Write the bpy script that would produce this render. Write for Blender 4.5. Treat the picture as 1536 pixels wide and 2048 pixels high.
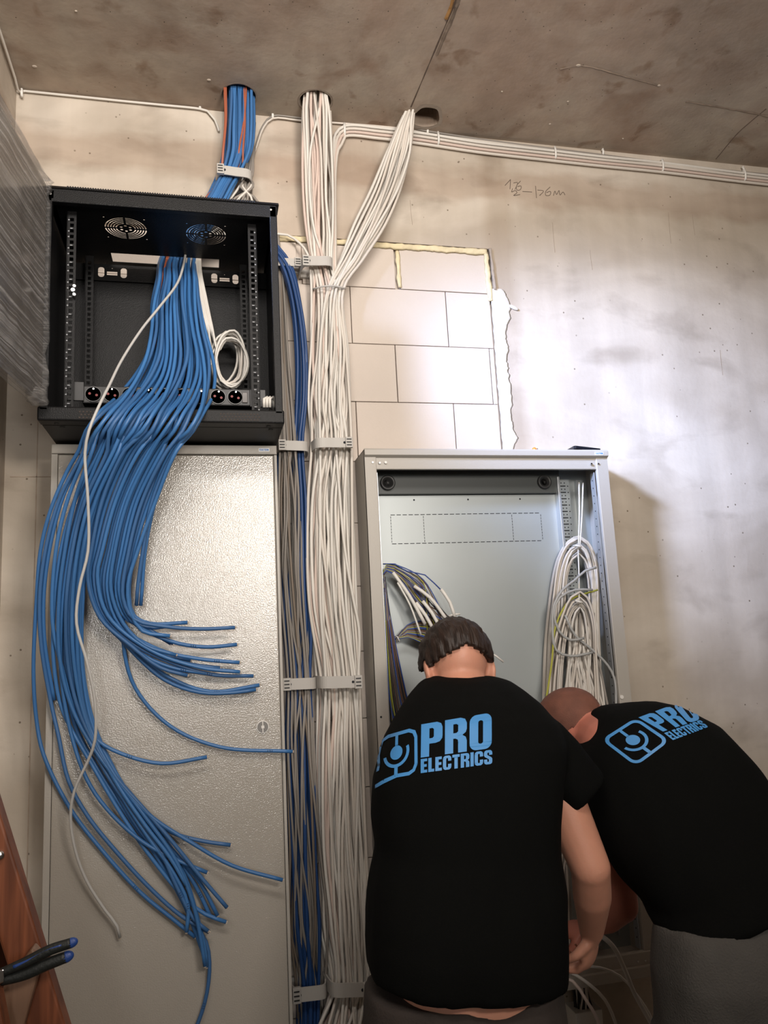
import bpy, bmesh, math, random
from mathutils import Vector, Matrix, noise
from mathutils.geometry import tessellate_polygon
from mathutils.bvhtree import BVHTree
random.seed(7)
for o in list(bpy.data.objects): bpy.data.objects.remove(o)
SC = bpy.context.scene
COL = SC.collection
V = Vector
# ------------------------------------------------------------------ camera
CAM = V((0.0, -2.35, 1.6)); FPX = 1536.0
ROT = Matrix(((0.97410149, 0.01249571, -0.22576567),
              (-0.22034039, -0.17168189, -0.96019552),
              (-0.0507582, 0.98507319, -0.16448227)))
cd = bpy.data.cameras.new('camera'); cam = bpy.data.objects.new('camera', cd); COL.objects.link(cam)
cd.sensor_fit = 'HORIZONTAL'; cd.sensor_width = 36.0; cd.lens = 36.0 * FPX / 1536.0; cd.clip_start = .02
cam.matrix_world = Matrix.Translation(CAM) @ ROT.to_4x4()
SC.camera = cam
# ------------------------------------------------------------------ light
SC.view_settings.view_transform = 'Standard'; SC.view_settings.look = 'None'
SC.view_settings.gamma = 1.0; SC.view_settings.use_curve_mapping = False
SC.view_settings.exposure = 0.0
wd = bpy.data.worlds.new('world'); SC.world = wd; wd.use_nodes = True
bg = wd.node_tree.nodes['Background']; bg.inputs[0].default_value = (1.0, .84, .68, 1); bg.inputs[1].default_value = .13
def area(name, loc, target, sx, sy, power, color, spread=180):
    l = bpy.data.lights.new(name, 'AREA'); l.shape = 'RECTANGLE'; l.size = sx; l.size_y = sy
    l.energy = power; l.color = color; l.spread = math.radians(spread)
    o = bpy.data.objects.new(name, l); COL.objects.link(o); o.location = loc
    o.rotation_euler = (V(target) - V(loc)).to_track_quat('-Z', 'Y').to_euler(); return o
area('ceiling_work_light', (.0, -2.3, 3.22), (.2, 0, 3.0), 1.2, .4, 23, (1.0, .93, .86), 130)
area('added_uplight_fill', (.7, -3.0, 2.3), (.3, -.9, 3.36), .5, .4, 36, (1.0, .90, .80), 150)  # added fill aimed upwards, brightens the ceiling and bounces onto the upper wall
area('window_light_behind', (-.16, -5.2, 1.92), (.1, 0, 1.9), .55, .55, 2.4, (1.0, .97, .92), 50)
area('window_light_left', (-.50, -1.10, 3.08), (1.62, 0, 2.24), .30, .22, 9.5, (.50, .63, 1.0), 36)
# ------------------------------------------------------------------ coordinate helpers
def ray(px, py): return ROT @ V(((px - 768) / FPX, -(py - 1024) / FPX, -1.0))
def W(px, py, d):                       # the point at distance d in front of the back wall
    r = ray(px, py); t = (-d - CAM.y) / r.y; return CAM + r * t
def Zp(px, py, z):
    r = ray(px, py); t = (z - CAM.z) / r.z; return CAM + r * t
# ------------------------------------------------------------------ materials
MATS = {}
def nodes(name):
    m = bpy.data.materials.new(name); m.use_nodes = True; nt = m.node_tree
    return m, nt, nt.nodes['Principled BSDF']
def N(nt, t, **kw):
    n = nt.nodes.new(t)
    for k, v in kw.items():
        if k.startswith('i_'):
            key = k[2:]
            key = int(key) if key.isdigit() else key.replace('_', ' ')
            n.inputs[key].default_value = v
        else: setattr(n, k, v)
    return n
def ramp(nt, a, b, ca, cb):
    r = nt.nodes.new('ShaderNodeValToRGB'); e = r.color_ramp.elements
    e[0].position = a; e[1].position = b; e[0].color = ca; e[1].color = cb; return r
def mat(name, col, rough=.5, metal=0.0, bump=0, bscale=80, var=.0, vscale=6, stretch=None, spec=.5, coat=0, sheen=0):
    if name in MATS: return MATS[name]
    m, nt, b = nodes(name); L = nt.links.new
    b.inputs['Base Color'].default_value = (*col, 1); b.inputs['Roughness'].default_value = rough
    b.inputs['Metallic'].default_value = metal; b.inputs['Specular IOR Level'].default_value = spec
    b.inputs['Coat Weight'].default_value = coat; b.inputs['Sheen Weight'].default_value = sheen
    tc = N(nt, 'ShaderNodeTexCoord'); src = tc.outputs['Object']
    if stretch:
        mp = N(nt, 'ShaderNodeMapping'); mp.inputs['Scale'].default_value = stretch; L(src, mp.inputs[0]); src = mp.outputs[0]
    if var:
        n = N(nt, 'ShaderNodeTexNoise', i_Scale=vscale, i_Detail=5.0); L(src, n.inputs['Vector'])
        lo = tuple(max(0, c * (1 - var)) for c in col) + (1,); hi = tuple(min(1, c * (1 + var)) for c in col) + (1,)
        r = ramp(nt, .3, .7, lo, hi); L(n.outputs[0], r.inputs[0]); L(r.outputs[0], b.inputs['Base Color'])
    if bump:
        n = N(nt, 'ShaderNodeTexNoise', i_Scale=bscale, i_Detail=3.0); L(src, n.inputs['Vector'])
        bp = N(nt, 'ShaderNodeBump', i_Strength=bump, i_Distance=.003); L(n.outputs[0], bp.inputs['Height']); L(bp.outputs[0], b.inputs['Normal'])
    MATS[name] = m; return m
def concrete(name, base, stain, light, pit=(.2, .16, .12), sc=1.0, rough=.85, band=False, spots=False):
    m, nt, b = nodes(name); L = nt.links.new; b.inputs['Roughness'].default_value = rough
    b.inputs['Specular IOR Level'].default_value = .3
    tc = N(nt, 'ShaderNodeTexCoord'); O = tc.outputs['Object']
    mp = N(nt, 'ShaderNodeMapping'); mp.inputs['Scale'].default_value = (1, 1, 1.9); L(O, mp.inputs[0])
    n1 = N(nt, 'ShaderNodeTexNoise', i_Scale=1.7 * sc, i_Detail=7.0, i_Distortion=.6); L(mp.outputs[0], n1.inputs['Vector'])
    r1 = ramp(nt, .38, .64, (*base, 1), (*light, 1)); L(n1.outputs[0], r1.inputs[0])
    n2 = N(nt, 'ShaderNodeTexNoise', i_Scale=3.6 * sc, i_Detail=9.0, i_Distortion=.35); L(mp.outputs[0], n2.inputs['Vector'])
    r2 = ramp(nt, .54, .72, (0, 0, 0, 1), (.62, .62, .62, 1)); L(n2.outputs[0], r2.inputs[0])
    mx = N(nt, 'ShaderNodeMix', data_type='RGBA'); L(r2.outputs[0], mx.inputs[0]); L(r1.outputs[0], mx.inputs[6]); mx.inputs[7].default_value = (*stain, 1)
    mv = N(nt, 'ShaderNodeMapping'); mv.inputs['Scale'].default_value = (9, 9, .9); L(O, mv.inputs[0])      # vertical formwork streaks
    n4 = N(nt, 'ShaderNodeTexNoise', i_Scale=1.0 * sc, i_Detail=4.0); L(mv.outputs[0], n4.inputs['Vector'])
    r4 = ramp(nt, .35, .7, (.9, .9, .9, 1), (1.06, 1.06, 1.06, 1)); L(n4.outputs[0], r4.inputs[0])
    m4 = N(nt, 'ShaderNodeMix', data_type='RGBA', blend_type='MULTIPLY'); m4.inputs[0].default_value = 1; L(mx.outputs[2], m4.inputs[6]); L(r4.outputs[0], m4.inputs[7])
    vo = N(nt, 'ShaderNodeTexVoronoi', i_Scale=23.0 * sc); L(O, vo.inputs['Vector'])                           # small blow holes
    r3 = ramp(nt, .05, .085, (1, 1, 1, 1), (0, 0, 0, 1)); L(vo.outputs['Distance'], r3.inputs[0])
    mm = N(nt, 'ShaderNodeTexNoise', i_Scale=3.0); L(O, mm.inputs['Vector'])
    rm = ramp(nt, .42, .5, (0, 0, 0, 1), (1, 1, 1, 1)); L(mm.outputs[0], rm.inputs[0])
    mu = N(nt, 'ShaderNodeMath', operation='MULTIPLY'); L(r3.outputs[0], mu.inputs[0]); L(rm.outputs[0], mu.inputs[1])
    m5 = N(nt, 'ShaderNodeMix', data_type='RGBA'); L(mu.outputs[0], m5.inputs[0]); L(m4.outputs[2], m5.inputs[6]); m5.inputs[7].default_value = (*pit, 1)
    res = m5.outputs[2]
    def over(fac, col, src):
        x = N(nt, 'ShaderNodeMix', data_type='RGBA', blend_type='MULTIPLY'); L(fac, x.inputs[0]); L(src, x.inputs[6]); x.inputs[7].default_value = (*col, 1); return x.outputs[2]
    if band:                                             # trowelled band under the slab and the patch beside the old opening
        sx = N(nt, 'ShaderNodeSeparateXYZ'); L(O, sx.inputs[0])
        nb = N(nt, 'ShaderNodeTexNoise', i_Scale=5.0, i_Detail=6.0); L(mp.outputs[0], nb.inputs['Vector'])
        def strip(sock, lo, hi, soft, amp):
            a = N(nt, 'ShaderNodeMath', operation='MULTIPLY_ADD'); L(nb.outputs[0], a.inputs[0]); a.inputs[1].default_value = amp; L(sock, a.inputs[2])
            u = N(nt, 'ShaderNodeMapRange', i_1=lo + amp / 2 - soft, i_2=lo + amp / 2 + soft); L(a.outputs[0], u.inputs[0])
            w = N(nt, 'ShaderNodeMapRange', i_1=hi + amp / 2 - soft, i_2=hi + amp / 2 + soft, i_3=1.0, i_4=0.0); L(a.outputs[0], w.inputs[0])
            q = N(nt, 'ShaderNodeMath', operation='MULTIPLY'); L(u.outputs[0], q.inputs[0]); L(w.outputs[0], q.inputs[1]); return q.outputs[0]
        res = over(strip(sx.outputs[2], 3.12, 3.24, .025, .14), (.80, .74, .70), res)
        res = over(strip(sx.outputs[0], .97, 1.07, .02, .05), (.84, .81, .78), res)
        res = over(strip(sx.outputs[0], .20, .62, .03, .10), (.86, .82, .80), res)
    if spots:
        ns = N(nt, 'ShaderNodeTexNoise', i_Scale=7.5, i_Detail=4.0, i_Distortion=.3); L(O, ns.inputs['Vector'])
        rs = ramp(nt, .60, .68, (0, 0, 0, 1), (1, 1, 1, 1)); L(ns.outputs[0], rs.inputs[0]); res = over(rs.outputs[0], (.68, .60, .54), res)
        ng = N(nt, 'ShaderNodeTexNoise', i_Scale=1.3, i_Detail=5.0); L(O, ng.inputs['Vector'])
        rg_ = ramp(nt, .45, .62, (0, 0, 0, 1), (1, 1, 1, 1)); L(ng.outputs[0], rg_.inputs[0]); res = over(rg_.outputs[0], (.80, .84, .86), res)
    L(res, b.inputs['Base Color'])
    n6 = N(nt, 'ShaderNodeTexNoise', i_Scale=60.0, i_Detail=6.0); L(O, n6.inputs['Vector'])
    ad = N(nt, 'ShaderNodeMath', operation='SUBTRACT'); L(n6.outputs[0], ad.inputs[0]); L(mu.outputs[0], ad.inputs[1])
    bp = N(nt, 'ShaderNodeBump', i_Strength=.22, i_Distance=.004); L(ad.outputs[0], bp.inputs['Height']); L(bp.outputs[0], b.inputs['Normal'])
    return m
M_wall = concrete('wall_concrete', (.495, .43, .355), (.33, .275, .22), (.64, .575, .495), band=True)
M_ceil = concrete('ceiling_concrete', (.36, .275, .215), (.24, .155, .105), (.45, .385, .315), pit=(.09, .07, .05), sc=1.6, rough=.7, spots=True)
M_floor = concrete('floor_concrete', (.30, .27, .24), (.2, .18, .16), (.38, .35, .31))
M_block = mat('block_masonry', (.60, .53, .47), .9, bump=.3, bscale=140, var=.05, vscale=3)
M_foam = mat('mounting_foam', (.74, .64, .42), .9, bump=.8, bscale=90, var=.12, vscale=30)
M_plaster = mat('plaster_smear', (.68, .65, .61), .9, bump=.6, bscale=60, var=.05)
M_mortar = mat('mortar_joint', (.42, .34, .27), .95, var=.2, vscale=20)  # brown tone of the thin joint lines on the wall
M_black = mat('black_powder_coat', (.006, .006, .0065), .4, bump=.25, bscale=400, spec=.18)
M_blackp = mat('black_plastic', (.015, .015, .016), .45)
M_grey = mat('light_grey_enclosure', (.44, .415, .375), .42, bump=.15, bscale=350)
M_zinc = mat('galvanised_plate', (.42, .46, .47), .42, metal=.35, var=.08, vscale=2)
M_zinc2 = mat('galvanised_rail', (.50, .53, .56), .35, metal=.6)
M_dark = mat('dark_rubber', (.02, .02, .02), .6)
M_hole = mat('dark_slot', (.012, .014, .018), .8)
M_white = mat('white_cable_jacket', (.70, .67, .62), .45, var=.05, vscale=3)
M_cream = mat('cream_cable_jacket', (.66, .61, .55), .45, var=.06, vscale=3)
M_greyc = mat('grey_cable_jacket', (.27, .245, .22), .5, var=.1, vscale=4)
M_pink = mat('pinkish_cable_jacket', (.62, .50, .44), .5)
M_blue = mat('blue_cable_jacket', (.042, .150, .37), .42, var=.12, vscale=2)
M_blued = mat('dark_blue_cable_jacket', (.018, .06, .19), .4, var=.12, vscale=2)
M_brown = mat('orange_brown_cable_jacket', (.36, .10, .05), .5)
M_w_blue = mat('blue_wire', (.03, .07, .30), .45); M_w_brown = mat('brown_wire', (.12, .06, .04), .5)
M_w_yg = mat('yellow_green_wire', (.42, .42, .05), .5); M_w_blk = mat('black_wire', (.02, .02, .02), .5)
M_clamp = mat('grey_clamp_plastic', (.47, .45, .42), .5)
M_tie = mat('white_nylon', (.8, .78, .74), .4)
M_steel = mat('screw_steel', (.7, .7, .7), .25, metal=1)
M_ink = mat('black_ink', (.01, .01, .012), .6); M_pencil = mat('pencil_line', (.12, .09, .07), .9)
M_copper = mat('cable_core', (.5, .42, .34), .5)
M_red = mat('red_shutter', (.20, .015, .015), .5)
M_logo = mat('blue_shirt_print', (.07, .30, .68), .45)
M_lblue = mat('label_blue', (.05, .2, .55), .5); M_lwhite = mat('label_white', (.85, .86, .87), .4)
M_shirt = mat('black_cotton', (.0035, .0038, .0036), .9, bump=.25, bscale=500, spec=.1)
M_trou1 = mat('dark_brown_work_trousers', (.040, .031, .027), .9, bump=.4, bscale=250, var=.25, vscale=8)
M_trou2 = mat('grey_work_trousers', (.085, .08, .074), .9, bump=.6, bscale=250, var=.2, vscale=8)
M_skin = mat('skin', (.62, .295, .20), .5, bump=.1, bscale=200, var=.10, vscale=9)
M_skin2 = mat('flushed_skin', (.52, .185, .13), .5, bump=.1, bscale=200, var=.14, vscale=10)
for m_ in (M_skin, M_skin2):
    m_.node_tree.nodes['Principled BSDF'].inputs['Subsurface Weight'].default_value = .12
    m_.node_tree.nodes['Principled BSDF'].inputs['Subsurface Scale'].default_value = .01
M_hair = mat('dark_brown_hair', (.022, .011, .007), .55, bump=1.0, bscale=60, var=.5, vscale=40, stretch=(3, 1, .35))
M_buzz = mat('short_cropped_hair', (.17, .065, .042), .7, bump=.5, bscale=500, var=.3, vscale=20)
M_shoe = mat('work_shoe_leather', (.04, .03, .025), .5)
M_pl_blk = mat('plier_black_grip', (.012, .014, .013), .5, bump=.3, bscale=200)
M_pl_blue = mat('plier_blue_grip', (.02, .06, .25), .4)
M_phone = mat('phone_glass', (.01, .011, .016), .1)
M_orange = mat('orange_handle', (.65, .22, .04), .4)
def wood(name, a, b_):
    m, nt, b = nodes(name); L = nt.links.new; b.inputs['Roughness'].default_value = .45
    tc = N(nt, 'ShaderNodeTexCoord'); mp = N(nt, 'ShaderNodeMapping'); mp.inputs['Scale'].default_value = (16, 9, .9)
    mp.inputs['Rotation'].default_value = (0, math.radians(14), 0)
    L(tc.outputs['Object'], mp.inputs[0]); n = N(nt, 'ShaderNodeTexNoise', i_Scale=4.0, i_Detail=5.0, i_Distortion=.5); L(mp.outputs[0], n.inputs['Vector'])
    r = ramp(nt, .35, .68, (*a, 1), (*b_, 1)); L(n.outputs[0], r.inputs[0]); L(r.outputs[0], b.inputs['Base Color'])
    bp = N(nt, 'ShaderNodeBump', i_Strength=.15, i_Distance=.003); L(n.outputs[0], bp.inputs['Height']); L(bp.outputs[0], b.inputs['Normal']); return m
M_wood = wood('varnished_ladder_wood', (.12, .036, .015), (.26, .083, .035))
M_woodl = wood('worn_ladder_wood', (.17, .095, .06), (.26, .155, .10))
# left door paint: orange-peel texture
def door_paint():
    m, nt, b = nodes('orange_peel_door_paint'); L = nt.links.new
    b.inputs['Base Color'].default_value = (.42, .39, .345, 1); b.inputs['Roughness'].default_value = .20
    b.inputs['Specular IOR Level'].default_value = 1.0; b.inputs['Coat Weight'].default_value = .8; b.inputs['Coat Roughness'].default_value = .16
    tc = N(nt, 'ShaderNodeTexCoord')
    n = N(nt, 'ShaderNodeTexNoise', i_Scale=300.0, i_Detail=2.0); L(tc.outputs['Object'], n.inputs['Vector'])
    n2 = N(nt, 'ShaderNodeTexNoise', i_Scale=2.2, i_Detail=1.0); L(tc.outputs['Object'], n2.inputs['Vector'])
    bp = N(nt, 'ShaderNodeBump', i_Strength=.45, i_Distance=.0018); L(n.outputs[0], bp.inputs['Height'])
    bp2 = N(nt, 'ShaderNodeBump', i_Strength=.25, i_Distance=.02); L(n2.outputs[0], bp2.inputs['Height']); L(bp.outputs[0], bp2.inputs['Normal'])
    L(bp2.outputs[0], b.inputs['Normal']); L(bp2.outputs[0], b.inputs['Coat Normal']); return m
M_door = door_paint()
def film():
    m, nt, b = nodes('stretch_film'); L = nt.links.new
    out = nt.nodes['Material Output']; tc = N(nt, 'ShaderNodeTexCoord')
    mp = N(nt, 'ShaderNodeMapping'); mp.inputs['Rotation'].default_value = (math.radians(-52), 0, 0); mp.inputs['Scale'].default_value = (.8, .6, 62); L(tc.outputs['Object'], mp.inputs[0])
    n = N(nt, 'ShaderNodeTexNoise', i_Scale=2.6, i_Detail=7.0, i_Distortion=.25); L(mp.outputs[0], n.inputs['Vector'])
    b.inputs['Base Color'].default_value = (.44, .425, .41, 1); b.inputs['Roughness'].default_value = .10; b.inputs['Specular IOR Level'].default_value = .8
    bp = N(nt, 'ShaderNodeBump', i_Strength=.9, i_Distance=.006); L(n.outputs[0], bp.inputs['Height']); L(bp.outputs[0], b.inputs['Normal'])
    tr = N(nt, 'ShaderNodeBsdfTransparent'); mx = N(nt, 'ShaderNodeMixShader')
    r = ramp(nt, .46, .74, (.16, .16, .16, 1), (.92, .92, .92, 1)); L(n.outputs[0], r.inputs[0]); L(r.outputs[0], mx.inputs[0])
    L(tr.outputs[0], mx.inputs[1]); L(b.outputs[0], mx.inputs[2]); L(mx.outputs[0], out.inputs[0]); return m
M_film = film()
M_glassd = mat('smoked_door_glass', (.10, .085, .07), .15, spec=.6)
# ------------------------------------------------------------------ mesh helpers
class MB:
    def __init__(s): s.v = []; s.f = []; s.m = []
    def add(s, vs, fs, mi=0):
        k = len(s.v); s.v += [tuple(v) for v in vs]; s.f += [tuple(i + k for i in f) for f in fs]; s.m += [mi] * len(fs); return s
    def box(s, x0, x1, y0, y1, z0, z1, mi=0):
        vs = [(x, y, z) for x in (x0, x1) for y in (y0, y1) for z in (z0, z1)]
        return s.add(vs, [(0, 1, 3, 2), (4, 6, 7, 5), (0, 4, 5, 1), (2, 3, 7, 6), (0, 2, 6, 4), (1, 5, 7, 3)], mi)
    def obox(s, c, ax, ay, az, mi=0):        # oriented box: centre and three half vectors
        c = V(c); ax = V(ax); ay = V(ay); az = V(az)
        vs = [c + ax * i + ay * j + az * k for i in (-1, 1) for j in (-1, 1) for k in (-1, 1)]
        return s.add(vs, [(0, 1, 3, 2), (4, 6, 7, 5), (0, 4, 5, 1), (2, 3, 7, 6), (0, 2, 6, 4), (1, 5, 7, 3)], mi)
    def loft(s, rings, mi=0, caps=True):
        n = len(rings[0]); vs = [p for r in rings for p in r]; fs = []
        for i in range(len(rings) - 1):
            for j in range(n):
                a = i * n + j; b = i * n + (j + 1) % n; fs.append((a, b, b + n, a + n))
        if caps: fs += [tuple(range(n - 1, -1, -1)), tuple(range(len(vs) - n, len(vs)))]
        if caps:                                      # keep every closed loft facing outwards
            c = V(vs[0]); vol = 0.0
            for f in fs:
                a = V(vs[f[0]]) - c
                for q in range(1, len(f) - 1): vol += a.dot((V(vs[f[q]]) - c).cross(V(vs[f[q + 1]]) - c))
            if vol < 0: fs = [tuple(reversed(f)) for f in fs]
        return s.add(vs, fs, mi)
    def tube(s, pts, r, seg=8, mi=0, taper=None, flat=1.0):
        rings = []; pts = [V(p) for p in pts]; t0 = (pts[1] - pts[0]).normalized()
        up = V((0, 1, 0)) if abs(t0.y) < .9 else V((1, 0, 0)); nrm = t0.cross(up).normalized()
        for i, p in enumerate(pts):
            t = (pts[min(i + 1, len(pts) - 1)] - pts[max(i - 1, 0)])
            t = t.normalized() if t.length > 1e-9 else t0
            nrm = (nrm - t * nrm.dot(t)); nrm = nrm.normalized() if nrm.length > 1e-6 else t.orthogonal().normalized()
            bn = t.cross(nrm); rr = r if taper is None else r * taper(i / (len(pts) - 1))
            rings.append([p + (nrm * math.cos(2 * math.pi * k / seg) + bn * flat * math.sin(2 * math.pi * k / seg)) * rr for k in range(seg)])
        return s.loft(rings, mi)
    def cyl(s, c, axis, r, h, seg=24, mi=0, r2=None):
        c = V(c); a = V(axis).normalized(); u = a.orthogonal().normalized(); w = a.cross(u); r2 = r if r2 is None else r2
        ring = lambda q, rr: [q + (u * math.cos(2 * math.pi * k / seg) + w * math.sin(2 * math.pi * k / seg)) * rr for k in range(seg)]
        return s.loft([ring(c, r), ring(c + a * h, r2)], mi)
    def ell(s, c, ax, ay, az, seg=20, rg=12, mi=0):
        c = V(c); rings = []
        for i in range(1, rg):
            th = math.pi * i / rg
            rings.append([c + V(az) * math.cos(th) + (V(ax) * math.cos(2 * math.pi * k / seg) + V(ay) * math.sin(2 * math.pi * k / seg)) * math.sin(th) for k in range(seg)])
        return s.loft(rings, mi)
    def caps(s, p0, p1, r0, r1, seg=16, mi=0):   # tapered capsule
        p0 = V(p0); p1 = V(p1); a = (p1 - p0).normalized(); u = a.orthogonal().normalized(); w = a.cross(u)
        R = []
        for k in range(5, -1, -1):
            th = math.pi / 2 * k / 5.5; R.append((p0 - a * r0 * math.sin(th), r0 * math.cos(th)))
        for k in range(0, 6):
            th = math.pi / 2 * k / 5.5; R.append((p1 + a * r1 * math.sin(th), r1 * math.cos(th)))
        return s.loft([[c + (u * math.cos(2 * math.pi * k / seg) + w * math.sin(2 * math.pi * k / seg)) * r for k in range(seg)] for c, r in R], mi)
    def plate(s, outline, holes, fn, t, mi=0):   # flat plate with holes; fn(u,v,h) -> point
        loops = [[V((a, b, 0)) for a, b in outline]] + [[V((a, b, 0)) for a, b in h] for h in holes]
        tris = tessellate_polygon(loops); fl = [p for l in loops for p in l]; n = len(fl)
        vs = [fn(p.x, p.y, 0) for p in fl] + [fn(p.x, p.y, t) for p in fl]
        fs = [tuple(q) for q in tris] + [tuple(i + n for i in reversed(q)) for q in tris]; k = 0
        for l in loops:
            m = len(l); fs += [(k + i, k + (i + 1) % m, k + (i + 1) % m + n, k + i + n) for i in range(m)]; k += m
        return s.add(vs, fs, mi)
    def build(s, name, mats, parent=None, smooth=False, bevel=0, fix=True):
        me = bpy.data.meshes.new(name); me.from_pydata(s.v, [], s.f)
        for m in (mats if isinstance(mats, (list, tuple)) else [mats]): me.materials.append(m)
        me.polygons.foreach_set('material_index', s.m)
        if fix:
            b = bmesh.new(); b.from_mesh(me); bmesh.ops.recalc_face_normals(b, faces=b.faces); b.to_mesh(me); b.free()
        if smooth: me.polygons.foreach_set('use_smooth', [True] * len(me.polygons))
        me.update()
        o = bpy.data.objects.new(name, me); COL.objects.link(o)
        if parent:
            o.parent = parent; o.matrix_parent_inverse = Matrix.Translation(-parent.location)
        if bevel:
            b = o.modifiers.new('bevel', 'BEVEL'); b.width = bevel; b.segments = 2; b.limit_method = 'ANGLE'; b.angle_limit = math.radians(40)
            b.use_clamp_overlap = True
        return o
def tag(o, label=None, cat=None, group=None, kind=None):
    if label: o['label'] = label
    if cat: o['category'] = cat
    if group: o['group'] = group
    if kind: o['kind'] = kind
    return o
def empty(name, loc, label, cat, group=None):
    o = bpy.data.objects.new(name, None); COL.objects.link(o); o.location = loc; o.empty_display_size = .05
    return tag(o, label, cat, group)
def spline(P, step=.02):
    P = [V(p) for p in P]; P2 = [P[0] * 2 - P[1]] + P + [P[-1] * 2 - P[-2]]; out = []
    for i in range(1, len(P2) - 2):
        p0, p1, p2, p3 = P2[i - 1:i + 3]
        d1 = max((p1 - p0).length, 1e-5) ** .5; d2 = max((p2 - p1).length, 1e-5) ** .5; d3 = max((p3 - p2).length, 1e-5) ** .5
        m1 = (p2 - p1) + d2 * ((p1 - p0) / d1 / 1 - (p2 - p0) / (d1 + d2)) ; m2 = (p2 - p1) + d2 * ((p3 - p2) / d3 - (p3 - p1) / (d2 + d3))
        n = max(1, int((p2 - p1).length / step))
        for k in range(n):
            t = k / n; out.append(p1 * (2 * t**3 - 3 * t**2 + 1) + m1 * (t**3 - 2 * t**2 + t) + p2 * (-2 * t**3 + 3 * t**2) + m2 * (t**3 - t**2))
    out.append(P[-1]); return out
def cable(name, P, r, m, label=None, cat='cable', group=None, parent=None, step=.02, seg=8, core=False, flat=1.0):
    pts = spline(P, step); mb = MB().tube(pts, r, seg, flat=flat)
    if core:
        d = (pts[-1] - pts[-2]).normalized()
        o_ = mb.build(name, m, parent, smooth=True)
        c = MB(); a = d.orthogonal().normalized(); b_ = d.cross(a)
        for q in range(4):
            th = q * math.pi / 2; s_ = pts[-1] + (a * math.cos(th) + b_ * math.sin(th)) * r * .4
            c.cyl(s_ - d * .001, d, r * .28, .0045, 8)
        co = c.build('cable_core', M_copper); co.parent = o_
    else: o_ = mb.build(name, m, parent, smooth=True)
    return tag(o_, label, cat, group) if label else o_
def rrect(x0, y0, x1, y1, r, n=6):
    P = []
    for cx, cy, a in ((x1 - r, y1 - r, 0), (x0 + r, y1 - r, 90), (x0 + r, y0 + r, 180), (x1 - r, y0 + r, 270)):
        for k in range(n + 1):
            t = math.radians(a + 90 * k / n); P.append((cx + r * math.cos(t), cy + r * math.sin(t)))
    return P
def circ(cx, cy, r, n=28, ry=None): return [(cx + r * math.cos(2 * math.pi * k / n), cy + (ry or r) * math.sin(2 * math.pi * k / n)) for k in range(n)]
def fuse(name, mb, m, voxel, parent=None, smooth=6, noise_amp=0, noise_sc=6, cut=None):
    o = mb.build('tmp', m, fix=False); r = o.modifiers.new('r', 'REMESH'); r.mode = 'VOXEL'; r.voxel_size = voxel
    if smooth:
        s = o.modifiers.new('s', 'SMOOTH'); s.factor = .5; s.iterations = smooth
    dg = bpy.context.evaluated_depsgraph_get(); dg.update(); me = bpy.data.meshes.new_from_object(o.evaluated_get(dg)); bpy.data.objects.remove(o)
    me.name = name
    if noise_amp:
        me.update(); nr = [v.normal.copy() for v in me.vertices]
        for v, n in zip(me.vertices, nr):
            q = v.co * noise_sc; q.z *= .45
            v.co += n * noise_amp * noise.fractal(q, 1.0, 2.0, 3)
    me.polygons.foreach_set('use_smooth', [True] * len(me.polygons)); me.update()
    if not me.materials: me.materials.append(m)
    ob = bpy.data.objects.new(name, me); COL.objects.link(ob)
    if parent: ob.parent = parent; ob.matrix_parent_inverse = Matrix.Translation(-parent.location)
    return ob
# ------------------------------------------------------------------ lettering
G = {
 'P': (.62, [([(0,0),(.24,0),(.24,.38),(.42,.38),(.54,.41),(.61,.50),(.62,.58),(.62,.83),(.58,.94),(.46,1),(0,1)], [[(.24,.54),(.24,.84),(.33,.84),(.37,.80),(.37,.58),(.33,.54)]])]),
 'R': (.64, [([(0,0),(.24,0),(.24,.42),(.30,.42),(.37,.38),(.38,.30),(.38,0),(.63,0),(.63,.32),(.60,.43),(.50,.50),(.60,.57),(.63,.66),(.63,.83),(.58,.95),(.45,1),(0,1)], [[(.24,.58),(.24,.84),(.33,.84),(.38,.80),(.38,.62),(.33,.58)]])]),
 'O': (.64, [(rrect(0,0,.64,1,.2), [rrect(.25,.17,.39,.83,.06)])]),
 'E': (.48, [([(0,0),(.47,0),(.47,.2),(.24,.2),(.24,.41),(.44,.41),(.44,.6),(.24,.6),(.24,.8),(.47,.8),(.47,1),(0,1)], [])]),
 'L': (.44, [([(0,0),(.43,0),(.43,.2),(.24,.2),(.24,1),(0,1)], [])]),
 'C': (.62, [([(.62,.62),(.38,.62),(.38,.78),(.35,.83),(.28,.83),(.24,.78),(.24,.22),(.28,.17),(.35,.17),(.38,.22),(.38,.4),(.62,.4),(.62,.2),(.58,.08),(.46,0),(.16,0),(.04,.08),(0,.2),(0,.8),(.04,.92),(.16,1),(.46,1),(.58,.92),(.62,.8)], [])]),
 'T': (.54, [([(.15,0),(.39,0),(.39,.8),(.54,.8),(.54,1),(0,1),(0,.8),(.15,.8)], [])]),
 'I': (.24, [([(0,0),(.24,0),(.24,1),(0,1)], [])]),
 'S': (.60, [([(0,.36),(0,.18),(.05,.06),(.15,0),(.46,0),(.57,.06),(.6,.18),(.6,.38),(.54,.48),(.25,.66),(.24,.78),(.28,.83),(.34,.83),(.37,.79),(.37,.66),(.6,.66),(.6,.82),(.55,.94),(.45,1),(.15,1),(.04,.94),(0,.82),(0,.64),(.06,.54),(.35,.36),(.36,.22),(.33,.17),(.27,.17),(.24,.21),(.24,.36)], [])]),
 'A': (.64, [([(0,0),(.22,0),(.25,.18),(.39,.18),(.42,0),(.64,0),(.47,1),(.17,1)], [[(.27,.34),(.32,.72),(.37,.34)]])]),
 'N': (.62, [([(0,0),(.22,0),(.22,.52),(.38,0),(.62,0),(.62,1),(.40,1),(.40,.48),(.24,1),(0,1)], [])]),
}
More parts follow.
